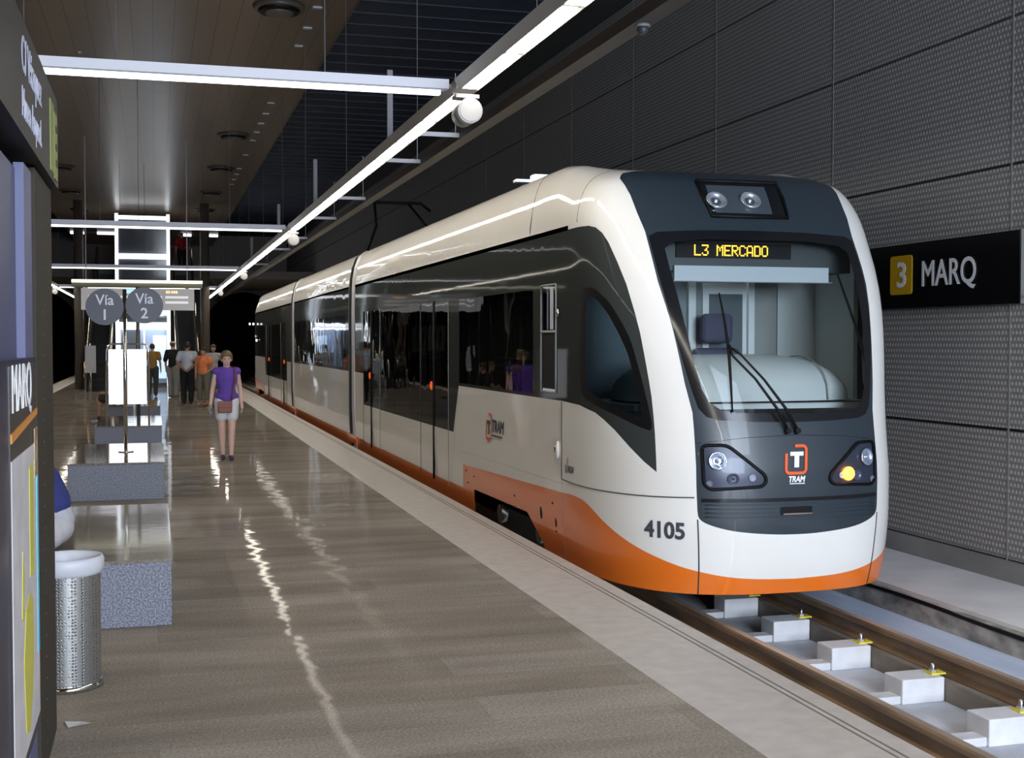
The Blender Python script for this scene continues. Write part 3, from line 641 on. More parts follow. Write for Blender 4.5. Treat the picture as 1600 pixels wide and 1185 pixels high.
# end wall with tunnel mouths
ew = MB().box(-3.4, 2.1, 70, 70.4, 0, 4.55).box(-8.9, -8.6, 70, 70.4, TB, 7.5).box(6.7, WX, 70, 70.4, TB, 7.5)
tag(ew.build('wall_back', mat('end_wall', (.055,.05,.045), .6)), kind='structure')
def arch(xc, n):
    b = MB(); R = 2.15; base = []
    for k in range(17):
        t = math.pi*k/16; base.append((xc+R*math.cos(t), 2.3+R*math.sin(t)))
    out = base[::-1]
    A = []
    for k in range(16):
        a, c = out[k], out[k+1]
        b.prism([(a[0], a[1]), (c[0], c[1]), (c[0], 5.2), (a[0], 5.2)], 'y', 70, 70.4)
    b.box(xc-2.6, xc-R, 70, 70.4, TB, 5.2).box(xc+R, xc+2.6, 70, 70.4, TB, 5.2)
    tag(b.build('wall_tunnel_%s' % n, mat('tunnel_mouth', (.075,.07,.065), .6)), kind='structure')
arch(4.7, 'right'); arch(-6.0, 'left')
tag(MB().box(-8.9, WX, 89.7, 90, TB, 7.5).build('wall_tunnel_end', mat('tunnel_black', (.004,.004,.004), .9)), kind='structure')
sgn = empty('tunnel_signal', (2.22, 60, 0), 'tiny twin-lens signal glowing blue-white at the far right platform end', 'signal')
MB().box(-.22, .22, 0, .1, 1.66, 2.14).cyl((0,.06,0), (0,.06,1.7), .03, n=6).build('signal_case', BLACK, sgn)
MB().sphere((.08,-.02,1.99), .075, 10, 6).build('signal_lens', mat('signal_glow', (1,1,1), .5, emit=(.75,.95,1), estr=5), sgn); MB().sphere((-.10,-.02,1.81), .06, 10, 6).build('signal_lens', MATS['signal_glow'], sgn)
# ================================================================== THE TRAM
def aY(y): return L0+(y-YS)
YE = 21.75
AE = aY(YE)
def inside(p, poly):
    x, y = p; c = False; j = len(poly)-1
    for i in range(len(poly)):
        xi, yi = poly[i]; xj, yj = poly[j]
        if (yi > y) != (yj > y) and x < (xj-xi)*(y-yi)/(yj-yi)+xi: c = not c
        j = i
    return c
def tess(regions, dom, alist, vlist):
    """constrained triangulation of the (a,v) sheet; returns {region name: (verts, tris)}; later regions win"""
    a0, a1, v0, v1 = dom; P = []; E = []
    def add_loop(poly):
        q = []
        for i in range(len(poly)):
            A = Vector(poly[i]); B = Vector(poly[(i+1)%len(poly)]); n = max(1, int((B-A).length/.12)) if (A.x < L0+.2 or B.x < L0+.2 or abs(A.x-B.x) < .05) else max(1, int((B-A).length/.6))
            for k in range(n):
                w = A.lerp(B, k/n); q.append((min(max(w.x, a0), a1), min(max(w.y, v0), v1)))
        s = len(P); P.extend(Vector(x) for x in q); n = len(q)
        E.extend((s+i, s+(i+1)%n) for i in range(n))
    add_loop([(a0,v0),(a1,v0),(a1,v1),(a0,v1)])
    for nm, poly in regions: add_loop(poly)
    for a in alist:
        for v in vlist:
            if a0 < a < a1 and v0 < v < v1: P.append(Vector((a+random.uniform(-.002,.002), v+random.uniform(-.002,.002))))
    V, _, Fc, *_ = delaunay_2d_cdt(P, E, [], 0, 1e-4)
    out = {}
    for f in Fc:
        c = (sum(V[i].x for i in f)/3, sum(V[i].y for i in f)/3); nm = 'base'
        for r, poly in regions:
            if inside(c, poly): nm = r
        out.setdefault(nm, []).append(f)
    return V, out
def sheet(name, V, tris, sides, m, parent, off=0.0, label=None, yflip=None):
    vs = []; ns = []; fs = []
    for s in sides:
        ids = {}
        for f in tris:
            g = []
            for i in f:
                if i not in ids:
                    a = V[i].x*s
                    if abs(a) < 1e-6: a = 1e-6*s
                    ids[i] = len(vs); vs.append(body(a, V[i].y, off)); ns.append(norm(a, V[i].y))
                g.append(ids[i])
            A, B, C = (Vector(vs[k]) for k in g); nn = Vector(ns[g[0]])
            if (B-A).cross(C-A).dot(nn) < 0: g = g[::-1]
            fs.append(g)
    if yflip is not None:
        vs = [(x, yflip-y, z) for x, y, z in vs]; ns = [(x, -y, z) for x, y, z in ns]; fs = [g[::-1] for g in fs]
    me = bpy.data.meshes.new(name); me.from_pydata(vs, [], fs); me.update()
    me.polygons.foreach_set('use_smooth', [True]*len(me.polygons))
    me.normals_split_custom_set_from_vertices(ns)
    return link(name, me, m, parent, label)
def patch(name, poly, m, parent, off, s=-1, label=None, step=.06):
    xs = [p[0] for p in poly]; ys = [p[1] for p in poly]
    al = [min(xs)+i*step for i in range(1, int((max(xs)-min(xs))/step)+1)]; vl = [min(ys)+i*step for i in range(1, int((max(ys)-min(ys))/step)+1)]
    P = []; E = []
    for i in range(len(poly)):
        A = Vector(poly[i]); B = Vector(poly[(i+1)%len(poly)]); n = max(1, int((B-A).length/step))
        P += [A.lerp(B, k/n) for k in range(n)]
    n = len(P); E = [(i, (i+1)%n) for i in range(n)]
    P += [Vector((a, v)) for a in al for v in vl if inside((a, v), poly)]
    V, _, Fc, *_ = delaunay_2d_cdt(P, E, [], 0, 1e-4)
    tris = [f for f in Fc if inside((sum(V[i].x for i in f)/3, sum(V[i].y for i in f)/3), poly)]
    return sheet(name, V, tris, (s,), m, parent, off, label)
def ribbon(name, pts, w, m, parent, s=(-1,), off=.003, label=None, seg=.12):
    """raised strip following points in (a,v) on the body"""
    b = MB()
    for sg in s:
        q = []
        for A, B in zip(pts, pts[1:]):
            A = Vector(A); B = Vector(B); n = max(1, int((B-A).length/seg))
            q += [A.lerp(B, k/n) for k in range(n)]
        q.append(Vector(pts[-1])); b.tube([body(sg*p.x, p.y, off) for p in q], w/2, 6)
    return b.build(name, m, parent, label)
tram = empty('tram', (XC, 8.35, -.335), 'white tram with dark glazed band, orange skirt and number 4105, standing at the platform', 'tram')
class _P:  # parts are built in world space, then keyed to the tram
    pass
def keep(o):
    o.parent = tram; o.matrix_parent_inverse = tram.matrix_world.inverted(); return o
bpy.context.view_layer.update()
SIDEBAND = [(AE,2.715),(1.87,2.715),(1.60,2.71),(1.452,2.69),(1.35,2.64),(1.281,2.56),(1.21,2.40),(1.155,2.22),(1.125,2.0),(1.109,1.843),(1.09,1.359),(1.094,.793),(1.20,.862),(1.333,.961),(1.509,1.088),(1.65,1.16),(1.78,1.208),(2.09,1.255),(2.5,1.268),
    (aY(13.885),1.268),(aY(14.15),.72),(aY(20.62),.715),(aY(20.70),1.24),(AE,1.24)]
ORPOLY = [(0,-.12)]+soft([(0,-.01),(.33,0),(.55,.02),(.763,.058),(.921,.093),(1.253,.193),(1.45,.262),(1.665,.346),(1.866,.433),(1.98,.47),(2.115,.491),(2.34,.496),(2.5,.485)])+[(aY(13.70),.385),(aY(13.76),.113),(AE,.113),(AE,-.12)]
CUT = [(aY(13.23),.153),(aY(11.2),.173),(aY(10.75),-.06),(aY(10.72),-.13),(aY(13.30),-.13)]
MASKP = [(0,3.62),(.95,3.60),(1.18,3.46),(1.26,3.30),(1.16,3.15),(1.05,3.05),(.978,2.951),(.93,2.80),(.894,2.637),(.88,2.236),(.841,1.891),(.811,1.459),(.78,1.245),(.783,.986),(.785,.703),(.780,.55)]+soft([(.779,.52),(.770,.455),(.684,.41),(.494,.364),(.168,.336),(0,.334)])
FRAMEP = [(0,2.66),(.43,2.655),(.80,2.635),(.875,2.60),(.865,2.3),(.832,1.846),(.80,1.6),(.768,1.42),(.735,1.28),(.68,1.215),(.60,1.19),(.3,1.175),(0,1.17)]
GLASSP = [(0,2.58),(.44,2.579),(.70,2.55),(.77,2.50),(.765,2.3),(.745,1.95),(.718,1.6),(.69,1.42),(.65,1.325),(.56,1.262),(.45,1.243),(0,1.235)]
DWIN = rr([(1.90,2.215),(1.70,2.215),(1.59,2.19),(1.40,2.09),(1.30,1.96),(1.212,1.795),(1.16,1.5),(1.11,1.16),(1.12,1.10),(1.20,1.115),(1.497,1.207),(1.888,1.29),(2.05,1.36),(2.068,1.64),(1.996,1.952)], .06)
DWING = rr([(1.796,2.146),(1.62,2.126),(1.438,1.995),(1.34,1.85),(1.266,1.696),(1.21,1.40),(1.187,1.187),(1.49,1.272),(1.80,1.352),(1.915,1.40),(1.93,1.64),(1.87,1.94)], .05)
DOORS = [(15.2,), (19.88,)]
def build_end(yf=None):
    """cab car; yf mirrors it along the tram for the far end"""
    R = [('orange', ORPOLY), ('band', SIDEBAND), ('gutter', [(aY(9.9),2.708),(AE,2.708),(AE,2.755),(aY(9.9),2.750)]),
         ('mask', MASKP), ('frame', FRAMEP), ('glass', GLASSP), ('dwin', DWIN), ('dwing', DWING)]
    near = yf is None
    R += [('win1', rr([(aY(10.96),1.30),(aY(13.86),1.30),(aY(13.86),2.25),(aY(10.96),2.25)], .04)),
          ('win2', [(aY(16.08),.75),(aY(18.98),.75),(aY(18.98),2.25),(aY(16.08),2.25)]),
          ('cabwin', [(aY(10.27),1.34),(aY(10.70),1.34),(aY(10.70),2.26),(aY(10.27),2.26)])]
    for i, yc in enumerate((15.2, 19.88)):
        for j, (u, v) in enumerate(((yc-.78, yc-.02), (yc+.02, yc+.78))):
            R.append(('door%d%d' % (i, j), [(aY(u),.10),(aY(v),.10),(aY(v),.72),(aY(u),.72)]))
            R.append(('dg%d%d' % (i, j), [(aY(u),.72),(aY(v),.72),(aY(v),2.26),(aY(u),2.26)]))
    R.append(('cut', CUT))
    al = [i*.06 for i in range(1, int(L0/.06)+1)]+[L0+.3*i for i in range(0, int((AE-L0)/.3)+1)]
    vl = [-.1+.08*i for i in range(0, 36)]+[2.8+.06*i for i in range(0, 14)]+[3.7+.14*i for i in range(0, 5)]
    V, T = tess(R, (0, AE, -.12, 4.28), al, vl)
    def sh(n, key, m, off=0, sides=(-1, 1), label=None):
        return keep(sheet(n, V, T.get(key, []), sides, m, None, off, label, yf))
    def two(n, key, m):
        for q in (-1, 1): sh(n, key, m, 0, (q,))
    sh('body_shell', 'base', WHITE, label='white painted body shell')
    sh('lower_skirt', 'orange', ORANGE, label='orange lower skirt')
    two('side_band', 'band', BAND)
    two('gutter', 'gutter', mat('gutter_black', (.001,.001,.001), .9, spec=0))
    sh('front_mask', 'mask', MASK, label='slate blue front mask')
    sh('windscreen_frame', 'frame', BLACKG); 
    sh('windscreen', 'glass', WGLASS)
    two('cab_window_frame', 'dwin', BLACK); two('cab_window', 'dwing', SGLASS)
    two('passenger_window', 'win1', PGLASS); two('passenger_window', 'win2', PGLASS); two('cab_door_window', 'cabwin', PGLASS)
    for i in range(2):
        for j in range(2):
            for q in (-1, 1):
                d = sh('door_leaf', 'door%d%d' % (i, j), WHITE, 0, (q,))
                g = sheet('door_glass', V, T.get('dg%d%d' % (i, j), []), (q,), PGLASS, None, 0, None, yf); g.parent = d
build_end(); build_end(54.0)
# re-key children glued to door leaves (both are stored in world coordinates)
def seams(fy):
    for yc in (15.2, 19.88):
        for dy, m, w in ((0, BLACK, .028), (-.80, GREY, .007), (.80, DGREY, .006)):
            keep(MB().tube([(XC-HW-.003, fy(yc+dy), .06), (XC-HW-.003, fy(yc+dy), 2.28)], w/2, 6).build('door_seal', m))
        for dy, zz in ((.12, 1.22), (-.2, 1.22)):
            if dy > 0: keep(MB().sphere((XC-HW-.008, fy(yc+dy), zz), .035, sc=(.5,.8,1.6)).build('door_button', mat('red_button', (.7,.06,.01), .4, emit=(1,.12,.02), estr=.5), label='small red door button'))
seams(lambda y: y); seams(lambda y: 54-y)
# ---- middle car
def midcar():
    y0, y1 = 22.35, 31.65; a0, a1 = aY(y0), aY(y1)
    R = [('orange', [(a0,-.12),(a1,-.12),(a1,.113),(a0,.113)]), ('band', [(a0,1.24),(a1,1.24),(a1,2.715),(a0,2.715)]), ('gutter', [(a0,2.715),(a1,2.715),(a1,2.75),(a0,2.75)])]
    for k in range(3): R.append(('w%d' % k, [(aY(22.7+3.03*k),1.30),(aY(25.6+3.03*k),1.30),(aY(25.6+3.03*k),2.25),(aY(22.7+3.03*k),2.25)]))
    V, T = tess(R, (a0, a1, -.12, 4.28), [a0+.4*i for i in range(1, 24)], [-.1+.15*i for i in range(0, 20)]+[2.8+.06*i for i in range(0, 14)]+[3.7+.14*i for i in range(0, 5)])
    for n, k, m in (('body_shell','base',WHITE),('lower_skirt','orange',ORANGE),('side_band','band',BAND),('gutter','gutter',MATS['gutter_black']),('passenger_window','w0',PGLASS),('passenger_window','w1',PGLASS),('passenger_window','w2',PGLASS)):
        for q in (-1, 1): keep(sheet(n, V, T[k], (q,), m, None))
midcar()
# ---- articulations: black bellows framed by pale rings
def ring(y0, y1, grow, m, name, label=None):
    prof = [(-.05)]+[v/20 for v in range(0, 84, 4)]
    b = MB(); A = []; B = []
    vv = [-.10, .15, .6, 1.1, 1.7, 2.3, 2.7, 2.85, 3.0, 3.15, 3.3, 3.5, 3.8, 4.2]
    for y, L in ((y0, A), (y1, B)):
        for s in (-1, 1):
            pts = [body(s*aY(y), v, grow) for v in (vv if s < 0 else vv[::-1])]
            L += [b.b.verts.new(p) for p in pts]
    C = [b.b.verts.new((XC+(v.co.x-XC)*.9, v.co.y, max(v.co.z-.09, -.05) if v.co.z > 1 else v.co.z)) for v in A]
    D = [b.b.verts.new((XC+(v.co.x-XC)*.9, v.co.y, max(v.co.z-.09, -.05) if v.co.z > 1 else v.co.z)) for v in B]
    for P, Q in ((A, B), (B, D), (D, C), (C, A)):
        for i in range(len(P)-1): b.b.faces.new((P[i], P[i+1], Q[i+1], Q[i]))
    return keep(b.build(name, m, None, label))
for ya in (21.75, 31.65):
    ring(ya-.12, ya+.16, .012, mat('silver_frame_paint', (.55,.55,.57), .4), 'end_frame', 'pale silver car end frame')
    for k in range(5): ring(ya+.17+k*.075, ya+.225+k*.075, -.05, BLACK, 'bellows_fold')
    ring(ya+.54, ya+.60, .0, DGREY, 'end_frame')
    keep(MB().box(XC-HW+.0, XC-HW+.12, ya-.25, ya+.75, -.02, .12).build('step_fairing', ORANGE, label='orange corner fairing below the joint'))
# ---- seams on the cab car
ks = dict(s=(-1,))
keep(ribbon('panel_seam', [(2.54,1.262),(2.54,.60),(2.2,.592),(1.92,.593),(1.53,.599),(1.13,.607),(.80,.617)], .010, DGREY, None, off=.0015, seg=.04))
for q in (-1, 1): keep(ribbon('panel_seam', [(.777,.455),(.768,.25),(.763,.063),(.763,-.115)], .011, DGREY, None, (q,), off=.0, seg=.04))
keep(ribbon('panel_seam', [(2.54,.60),(2.54,-.11)], .006, GREY, None, off=-.001))
keep(ribbon('panel_seam', [(2.54,.56),(aY(13.85),.53)], .004, GREY, None, off=-.001))
keep(ribbon('panel_seam', [(aY(13.88),1.27),(aY(14.30),.10)], .004, GREY, None, off=-.001))
keep(ribbon('roof_seam', [(aY(11.1),2.76),(aY(11.1),3.7)], .010, DGREY, None, off=-.002, seg=.05))
keep(ribbon('roof_seam', [(1.95,2.76),(1.92,3.0),(1.90,3.3),(1.90,3.6)], .008, DGREY, None, off=-.002, seg=.05))
keep(ribbon('window_trim', [(aY(10.27),2.27),(aY(10.70),2.27),(aY(10.70),1.33),(aY(10.27),1.33),(aY(10.27),2.27)], .02, GREY, None, off=.002))
keep(ribbon('window_trim', [(aY(10.27),1.86),(aY(10.70),1.86)], .025, GREY, None, off=.002))
# lower pane of the cab door window; painted reflection stripes on the upper
keep(patch('lower_pane', [(aY(10.30),1.36),(aY(10.67),1.36),(aY(10.67),1.84),(aY(10.30),1.84)], BLACK, None, .003, label='black lower pane'))
refl_stripe = keep(patch('painted_reflection', [(aY(10.34),1.88),(aY(10.44),1.88),(aY(10.44),2.24),(aY(10.34),2.24)], mat('pale_reflection_paint', (.62,.64,.75), .4), None, .004, label='pale blue reflection painted on the pane'))
patch('painted_reflection_stripe', [(aY(10.48),1.88),(aY(10.53),1.88),(aY(10.53),2.24),(aY(10.48),2.24)], mat('blue_grey_reflection_paint', (.14,.16,.28), .4), None, .004).parent = refl_stripe
hook = keep(MB().sphere(body(-aY(10.17), 2.02, .02), .022, sc=(.6,1,1.5)).build('door_lock', CHROME))
keep(MB().sphere(body(-aY(10.28), .84, .005), .035, sc=(.3,.8,1)).build('lock_cap', BRASS)); 
keep(MB().sphere(body(-aY(10.19), .845, .012), .05, sc=(.35,.5,1.5)).build('grab_recess', mat('white_trim', (.85,.84,.82), .3)))
# bolts and oval step holes on the orange panel
for y, z in ((13.55,.33),(13.5,.20),(13.2,.30),(11.6,.28),(11.6,.17),(10.32,.12),(10.38,.36)):
    keep(MB().sphere(body(-aY(y), z, .0), .013, 8, 5).build('bolt', DGREY))
for y, z, r in ((10.75,.25,.055),(10.32,.22,.045)):
    keep(MB().sphere(body(-aY(y), z, -.004), r, sc=(.12,.8,1.5)).build('step_hole', BLACK))
# bogie seen through the cut-out
def bogie(y):
    g = MB().box(XC-.95, XC+.95, y-1.1, y+1.1, -.12, .05).box(XC-1.05, XC-.92, y-.9, y+.9, -.22, .02).build('bogie_frame', mat('bogie_black', (.012,.012,.013), .55), None)
    keep(g)
    for dy in (-.7, .7):
        for s in (-1, 1):
            keep(MB().cyl((XC+s*.50, y+dy, -.05), (XC+s*.60, y+dy, -.05), .285, .27, 32).build('wheel', DGREY))
        keep(MB().cyl((XC-.9, y+dy, -.05), (XC+.9, y+dy, -.05), .06).build('axle', DGREY))
        keep(MB().cyl((XC-1.12, y+dy, -.05), (XC-.95, y+dy, -.05), .10, .08).build('axle_box', ALU))
bogie(12.0); bogie(22.0); bogie(32.0); bogie(42.0)
keep(MB().box(XC-1.2, XC+1.2, 10.2, 21.7, .17, .22).box(XC-1.22, XC+1.22, 22.3, 31.7, .17, .22).box(XC-1.22, XC+1.22, 32.3, 44.2, .17, .22).build('underframe', DGREY))
# ---- bumper, grille
keep(patch('bumper_strip', [(-.745,.612),(.745,.612),(.745,.585),(-.745,.585)], BLACKG, None, .012, s=1))
for v in (.565,.535,.505,.475):
    keep(ribbon('grille_rib', [(-.725,v),(.725,v)], .012, mat('ribbed_slate', (.03,.045,.058), .4), None, (1,), .004))
keep(patch('grille_panel', rr([(-.74,.44),(.74,.44),(.74,.612),(-.74,.612)], .03), mat('grille_slate', (.018,.028,.038), .45), None, .003, s=1))
keep(patch('coupler_hatch', rr([(-.15,.485),(.11,.485),(.11,.545),(-.15,.545)], .01), BLACK, None, .012, s=1))
keep(ribbon('hatch_lip', [(-.13,.49),(.11,.49)], .014, mat('worn_metal', (.25,.2,.16), .5), None, (1,), .012))
keep(ribbon('mask_crease', [(-.77,1.02),(-.4,1.06),(0,1.075),(.4,1.06),(.77,1.02)], .004, BLACKG, None, (1,), .0))
# ---- headlights
HLP = rr([(.732,1.005),(.545,1.005),(.275,.785),(.262,.735),(.30,.700),(.68,.680),(.728,.72)], .045)
def lamp(parent, a, v, r, m=CHROME, depth=.35, off=.006, name='lamp'):
    n = Vector(norm(a, v)); c = Vector(body(a, v, off)); t = n.orthogonal().normalized(); u = n.cross(t)
    b = MB(); rings = []
    prof = [(1.0,0),(1.04,.18),(.94,.22),(.80,.02),(.45,-.10),(.18,-.12),(.16,.12),(0.02,.16)]
    for pr, ph in prof:
        rings.append([b.b.verts.new(c+(t*math.cos(k*math.pi/10)+u*math.sin(k*math.pi/10))*r*pr+n*r*(ph+.12)) for k in range(20)])
    for A, B in zip(rings, rings[1:]):
        for k in range(20): b.b.faces.new((A[k], A[(k+1)%20], B[(k+1)%20], B[k])).smooth = True
    o = b.build(name, m); o.parent = parent; return o
LENS = glass_mat('headlight_cover_glass', (.85,.88,.95), 1.12)
BULB = mat('flash_lit_reflector', (.75,.82,.92), .12, metal=.8)
for s in (-1, 1):
    h = keep(patch('headlight', HLP, mat('headlight_housing', (.045,.05,.065), .3), None, .004, s=s))
    g = MB()
    pts = [body(s*p[0], p[1], .012) for p in HLP]; g.tube(pts+[pts[0]], .013, 6)
    r = g.build('headlight_seal', BLACK); r.parent = h
    lamp(h, s*.625, .890, .064, BULB)
    lamp(h, s*.690, .722, .024, mat('small_lens', (.25,.25,.28), .2))
    lamp(h, s*.515, .760, .042, mat('dim_lens', (.10,.10,.13), .2))
    lamp(h, s*.372, .766, .026, mat('small_lens2', (.45,.45,.48), .2))
    cv = patch('headlight_cover', [(a, v) for a, v in HLP], LENS, None, .028, s=s); cv.parent = h
    if s == 1:
        q = MB().sphere(body(.425, .775, .02), .052, 16, 10, (1,.4,1)).build('indicator_lamp', IND, h, 'glowing orange indicator')
# roof lamps
h = keep(patch('roof_lamp_housing', [(-.387,3.105),(.384,3.110),(.322,2.773),(-.324,2.770)][::-1], BLACKG, None, .006, s=1, step=.08))
pts = [body(a, v, .012) for a, v in ((-.387,3.105),(0,3.108),(.384,3.110),(.353,2.94),(.322,2.773),(0,2.771),(-.324,2.770),(-.355,2.94),(-.387,3.105))]
MB().tube(pts, .016, 6).build('housing_frame', BLACK, h)
pp = patch('lamp_plate', [(-.31,3.06),(.24,3.06),(.20,2.80),(-.28,2.80)][::-1], mat('slate_plate', (.05,.065,.08), .4), None, .010, s=1); pp.parent = h
lamp(h, -.255, 2.90, .086, BULB); lamp(h, .045, 2.91, .086, BULB)
# ---- emblem and lettering on the mask
def on_front(a0, v0): return lambda u, v, o: body(a0+u, v0+v, .004+o)
def emblem(parent_fn, cx, cy, k, mred, mT, fn, nm='emblem'):
    # broken rounded frame: right half hooks over the top, left half hooks under
    b = MB(); w, h, r = .082*k, .100*k, .030*k; t = .011*k
    def arc(cx_, cy_, a0, a1, n=5): return [(cx_+r*math.cos(a0+(a1-a0)*i/n), cy_+r*math.sin(a0+(a1-a0)*i/n)) for i in range(n+1)]
    P = math.pi
    path = [(-.012*k, h)]+arc(w-r, h-r, P/2, 0)+arc(w-r, -h+r, 0, -P/2)+arc(-w+r, -h+r, -P/2, -P)+[(-w, .45*h)]
    o = MB(); L = []; R_ = []
    for i, p in enumerate(path):
        q0 = Vector(path[max(i-1,0)]); q1 = Vector(path[min(i+1,len(path)-1)]); d = (q1-q0).normalized(); nn = Vector((-d.y, d.x))
        sh = .10
        for off, LL in ((t, L), (-t, R_)):
            q = Vector(p)+nn*off; LL.append(o.b.verts.new(fn(cx+q.x+q.y*sh, cy+q.y, .004)))
    for i in range(len(L)-1): o.b.faces.new((L[i], L[i+1], R_[i+1], R_[i]))
    return o
e = emblem(None, -.012, .893, 1.0, REDO, TEXTW, lambda u, v, o: body(u, v, .004+o)).build('emblem', REDO, None, 'red orange broken frame mark'); keep(e)
def quadset(name, quads, fn, m, parent=None, label=None):
    b = MB()
    for q in quads: b.b.faces.new([b.b.verts.new(fn(u, v, .004)) for u, v in q])
    return b.build(name, m, parent, label)
sh = lambda pts: [(x+.10*(y-.87), y) for x, y in pts]
fT = lambda u, v, o: body(u, v, .005+o)
t = quadset('emblem_letter', [sh([(-.066,.950),(.044,.950),(.044,.920),(-.066,.920)]), sh([(-.031,.921),(.009,.921),(.009,.835),(-.031,.835)])], fT, TEXTW, e, 'white letter T')
x = text_obj('emblem_caption', 'TRAM', lambda u, v, o: body(-.080+u, .728+v, .004+o), TEXTW, e, .042, align='l', offset=.04, sx=.85, shear=.25)
quadset('emblem_caption_line', [[(-.075,.712),(.050,.712),(.050,.719),(-.075,.719)]], fT, TEXTW, e)
# ---- number
keep(text_obj('fleet_number', '4105', lambda u, v, o: body(-1.205+u, .303+v, .003+o), TEXTD, None, .12, align='l', offset=.03, sx=.98))
# ---- side logo
ys = lambda u: -aY(12.62)+u          # u grows towards the nose
fs_ = lambda u, v, o: body(ys(u), v, .003+o)
es = emblem(None, .10, .89, 1.3, REDO, TEXTD, fs_).build('side_emblem', REDO); keep(es)
quadset('emblem_letter', [[(.03,.955),(.16,.955),(.16,.915),(.03,.915)],[(.075,.916),(.12,.916),(.12,.81),(.075,.81)]], fs_, TEXTD, es)
text_obj('emblem_caption', 'TRAM', lambda u, v, o: fs_(.22+u, .85+v, o), TEXTD, es, .12, align='l', offset=.03, sx=1.0, shear=.15)
quadset('emblem_caption_line', [[(.22,.80),(.62,.80),(.62,.818),(.22,.818)]], fs_, TEXTD, es)
fv = lambda u, v, o: body(-2.44+u, .675+v, .003+o)
fg = keep(text_obj('operator_mark', 'FGV', fv, TEXTD, None, .055, x=.075, y=.0, align='l', offset=.02))
quadset('operator_tick', [[(.0,.055),(.02,.06),(.04,-.01),(.03,-.02)],[(.03,-.02),(.045,-.005),(.085,.125),(.07,.125)]], fv, TEXTD, fg)
# ---- destination display behind the windscreen
disp = keep(MB().box(XC-.98, XC+.98, 9.28, 9.62, 2.345, 2.68).build('display_case', mat('case_slate', (.03,.038,.04), .5)))
dy = 9.262
MB().box(XC-.60, XC+.42, dy, dy+.018, 2.452, 2.572).build('display_screen', BLACK, disp)
FONT = {'L':'10000 10000 10000 10000 10000 10000 11111','3':'11111 00001 00010 00110 00001 10001 01110','M':'10001 11011 10101 10101 10001 10001 10001','E':'11111 10000 10000 11110 10000 10000 11111',
 'R':'11110 10001 10001 11110 10100 10010 10001','C':'01110 10001 10000 10000 10000 10001 01110','A':'01110 10001 10001 10001 11111 10001 10001','D':'11110 10001 10001 10001 10001 10001 11110','O':'01110 10001 10001 10001 10001 10001 01110',' ':'00000 '*6+'00000'}
b = MB(); px = .0118; pz = .0128; x0 = XC-.445; zt = 2.556
for ch in 'L3 MERCADO':
    for r_, row in enumerate(FONT[ch].split()):
        for c_, bit in enumerate(row):
            if bit == '1': b.box(x0+c_*px+.0015, x0+(c_+1)*px-.0015, dy-.004, dy, zt-(r_+1)*pz+.0015, zt-r_*pz-.0015)
    x0 += px*6.0*(.94 if ch != ' ' else .9)
b.build('display_text', LEDY, disp, 'amber dot lettering L3 MERCADO')
# ---- sun blind
keep(MB().box(XC-.62, XC+.76, 9.25, 9.27, 2.262, 2.385).build('sun_blind', mat('blind_fabric', (.42,.46,.49), .5), label='pale rolled sun blind'))
keep(MB().cyl((XC-.66, 9.26, 2.262), (XC+.80, 9.26, 2.262), .008).build('blind_rod', GREY))
# ---- cab interior
CABW = mat('cab_panel', (.50,.53,.52), .45); CABD = mat('cab_dark_panel', (.16,.18,.19), .5); SEAT = mat('seat_fabric', (.05,.05,.085), .8)
def dome():
    b = MB(); N = 28; M = 10; R_ = []
    for i in range(N+1):
        t = -1+2*i/N; xx = XC-.02+t*.98
        e = max(0.0, 1-abs(t)**3.6)**(1/2.2)
        row = []
        for j in range(M+1):
            ph = math.pi*j/M
            row.append(b.b.verts.new((xx, 9.50-math.cos(ph)*.52*(.35+.65*e), 1.30+math.sin(ph)**.8*.37*e)))
        R_.append(row)
    for A, B in zip(R_, R_[1:]):
        for j in range(M): b.b.faces.new((A[j], B[j], B[j+1], A[j+1])).smooth = True
    return b.build('dashboard_dome', CABW, None, 'white rounded dashboard cover')
keep(dome()); 
keep(MB().tube([(XC+.62, 9.50-math.cos(math.pi*j/12)*.50, 1.305+math.sin(math.pi*j/12)**.8*.35) for j in range(13)], .006, 5).build('dashboard_seam', GREY))
keep(MB().box(XC-1.12, XC+1.12, 8.98, 10.0, 1.24, 1.285).build('dashboard_sill', CABW)); keep(MB().box(XC-.90, XC+1.0, 8.955, 8.975, 1.288, 1.296).build('sill_groove', BLACK))
keep(MB().box(XC-.95, XC+.95, 9.3, 10.95, .22, .30).build('cab_floor', DGREY))
PY = 10.30
part = keep(MB().box(XC-1.2, XC+1.2, PY, PY+.06, .3, 2.72).build('cab_partition', CABD))
MB().box(XC+.83, XC+1.22, PY-.04, PY, .3, 2.55).box(XC+1.21, XC+1.25, 9.6, PY, .3, 2.6).build('partition_panel', CABW, part)
MB().box(XC+.53, XC+.59, PY-.06, PY, .3, 2.5).build('partition_post', LGREY, part)
MB().box(XC-.05, XC+.02, PY-.05, PY, .3, 2.5).box(XC+.10, XC+.53, PY-.02, PY, 1.2, 2.3).build('partition_frame', LGREY, part)
MB().box(XC+.16, XC+.48, PY-.04, PY-.02, 1.35, 2.2).build('partition_window', mat('dim_window', (.10,.12,.13), .2), part)
MB().box(XC+.60, XC+.82, PY-.04, PY-.01, .9, 2.45).build('partition_locker', mat('locker_grey', (.22,.23,.22), .5), part)
SXO = .52
seat = MB().box(XC-.62+SXO, XC-.12+SXO, 9.72, 10.14, .75, .88); seat = keep(seat.bevel(.04).build('driver_seat', SEAT))
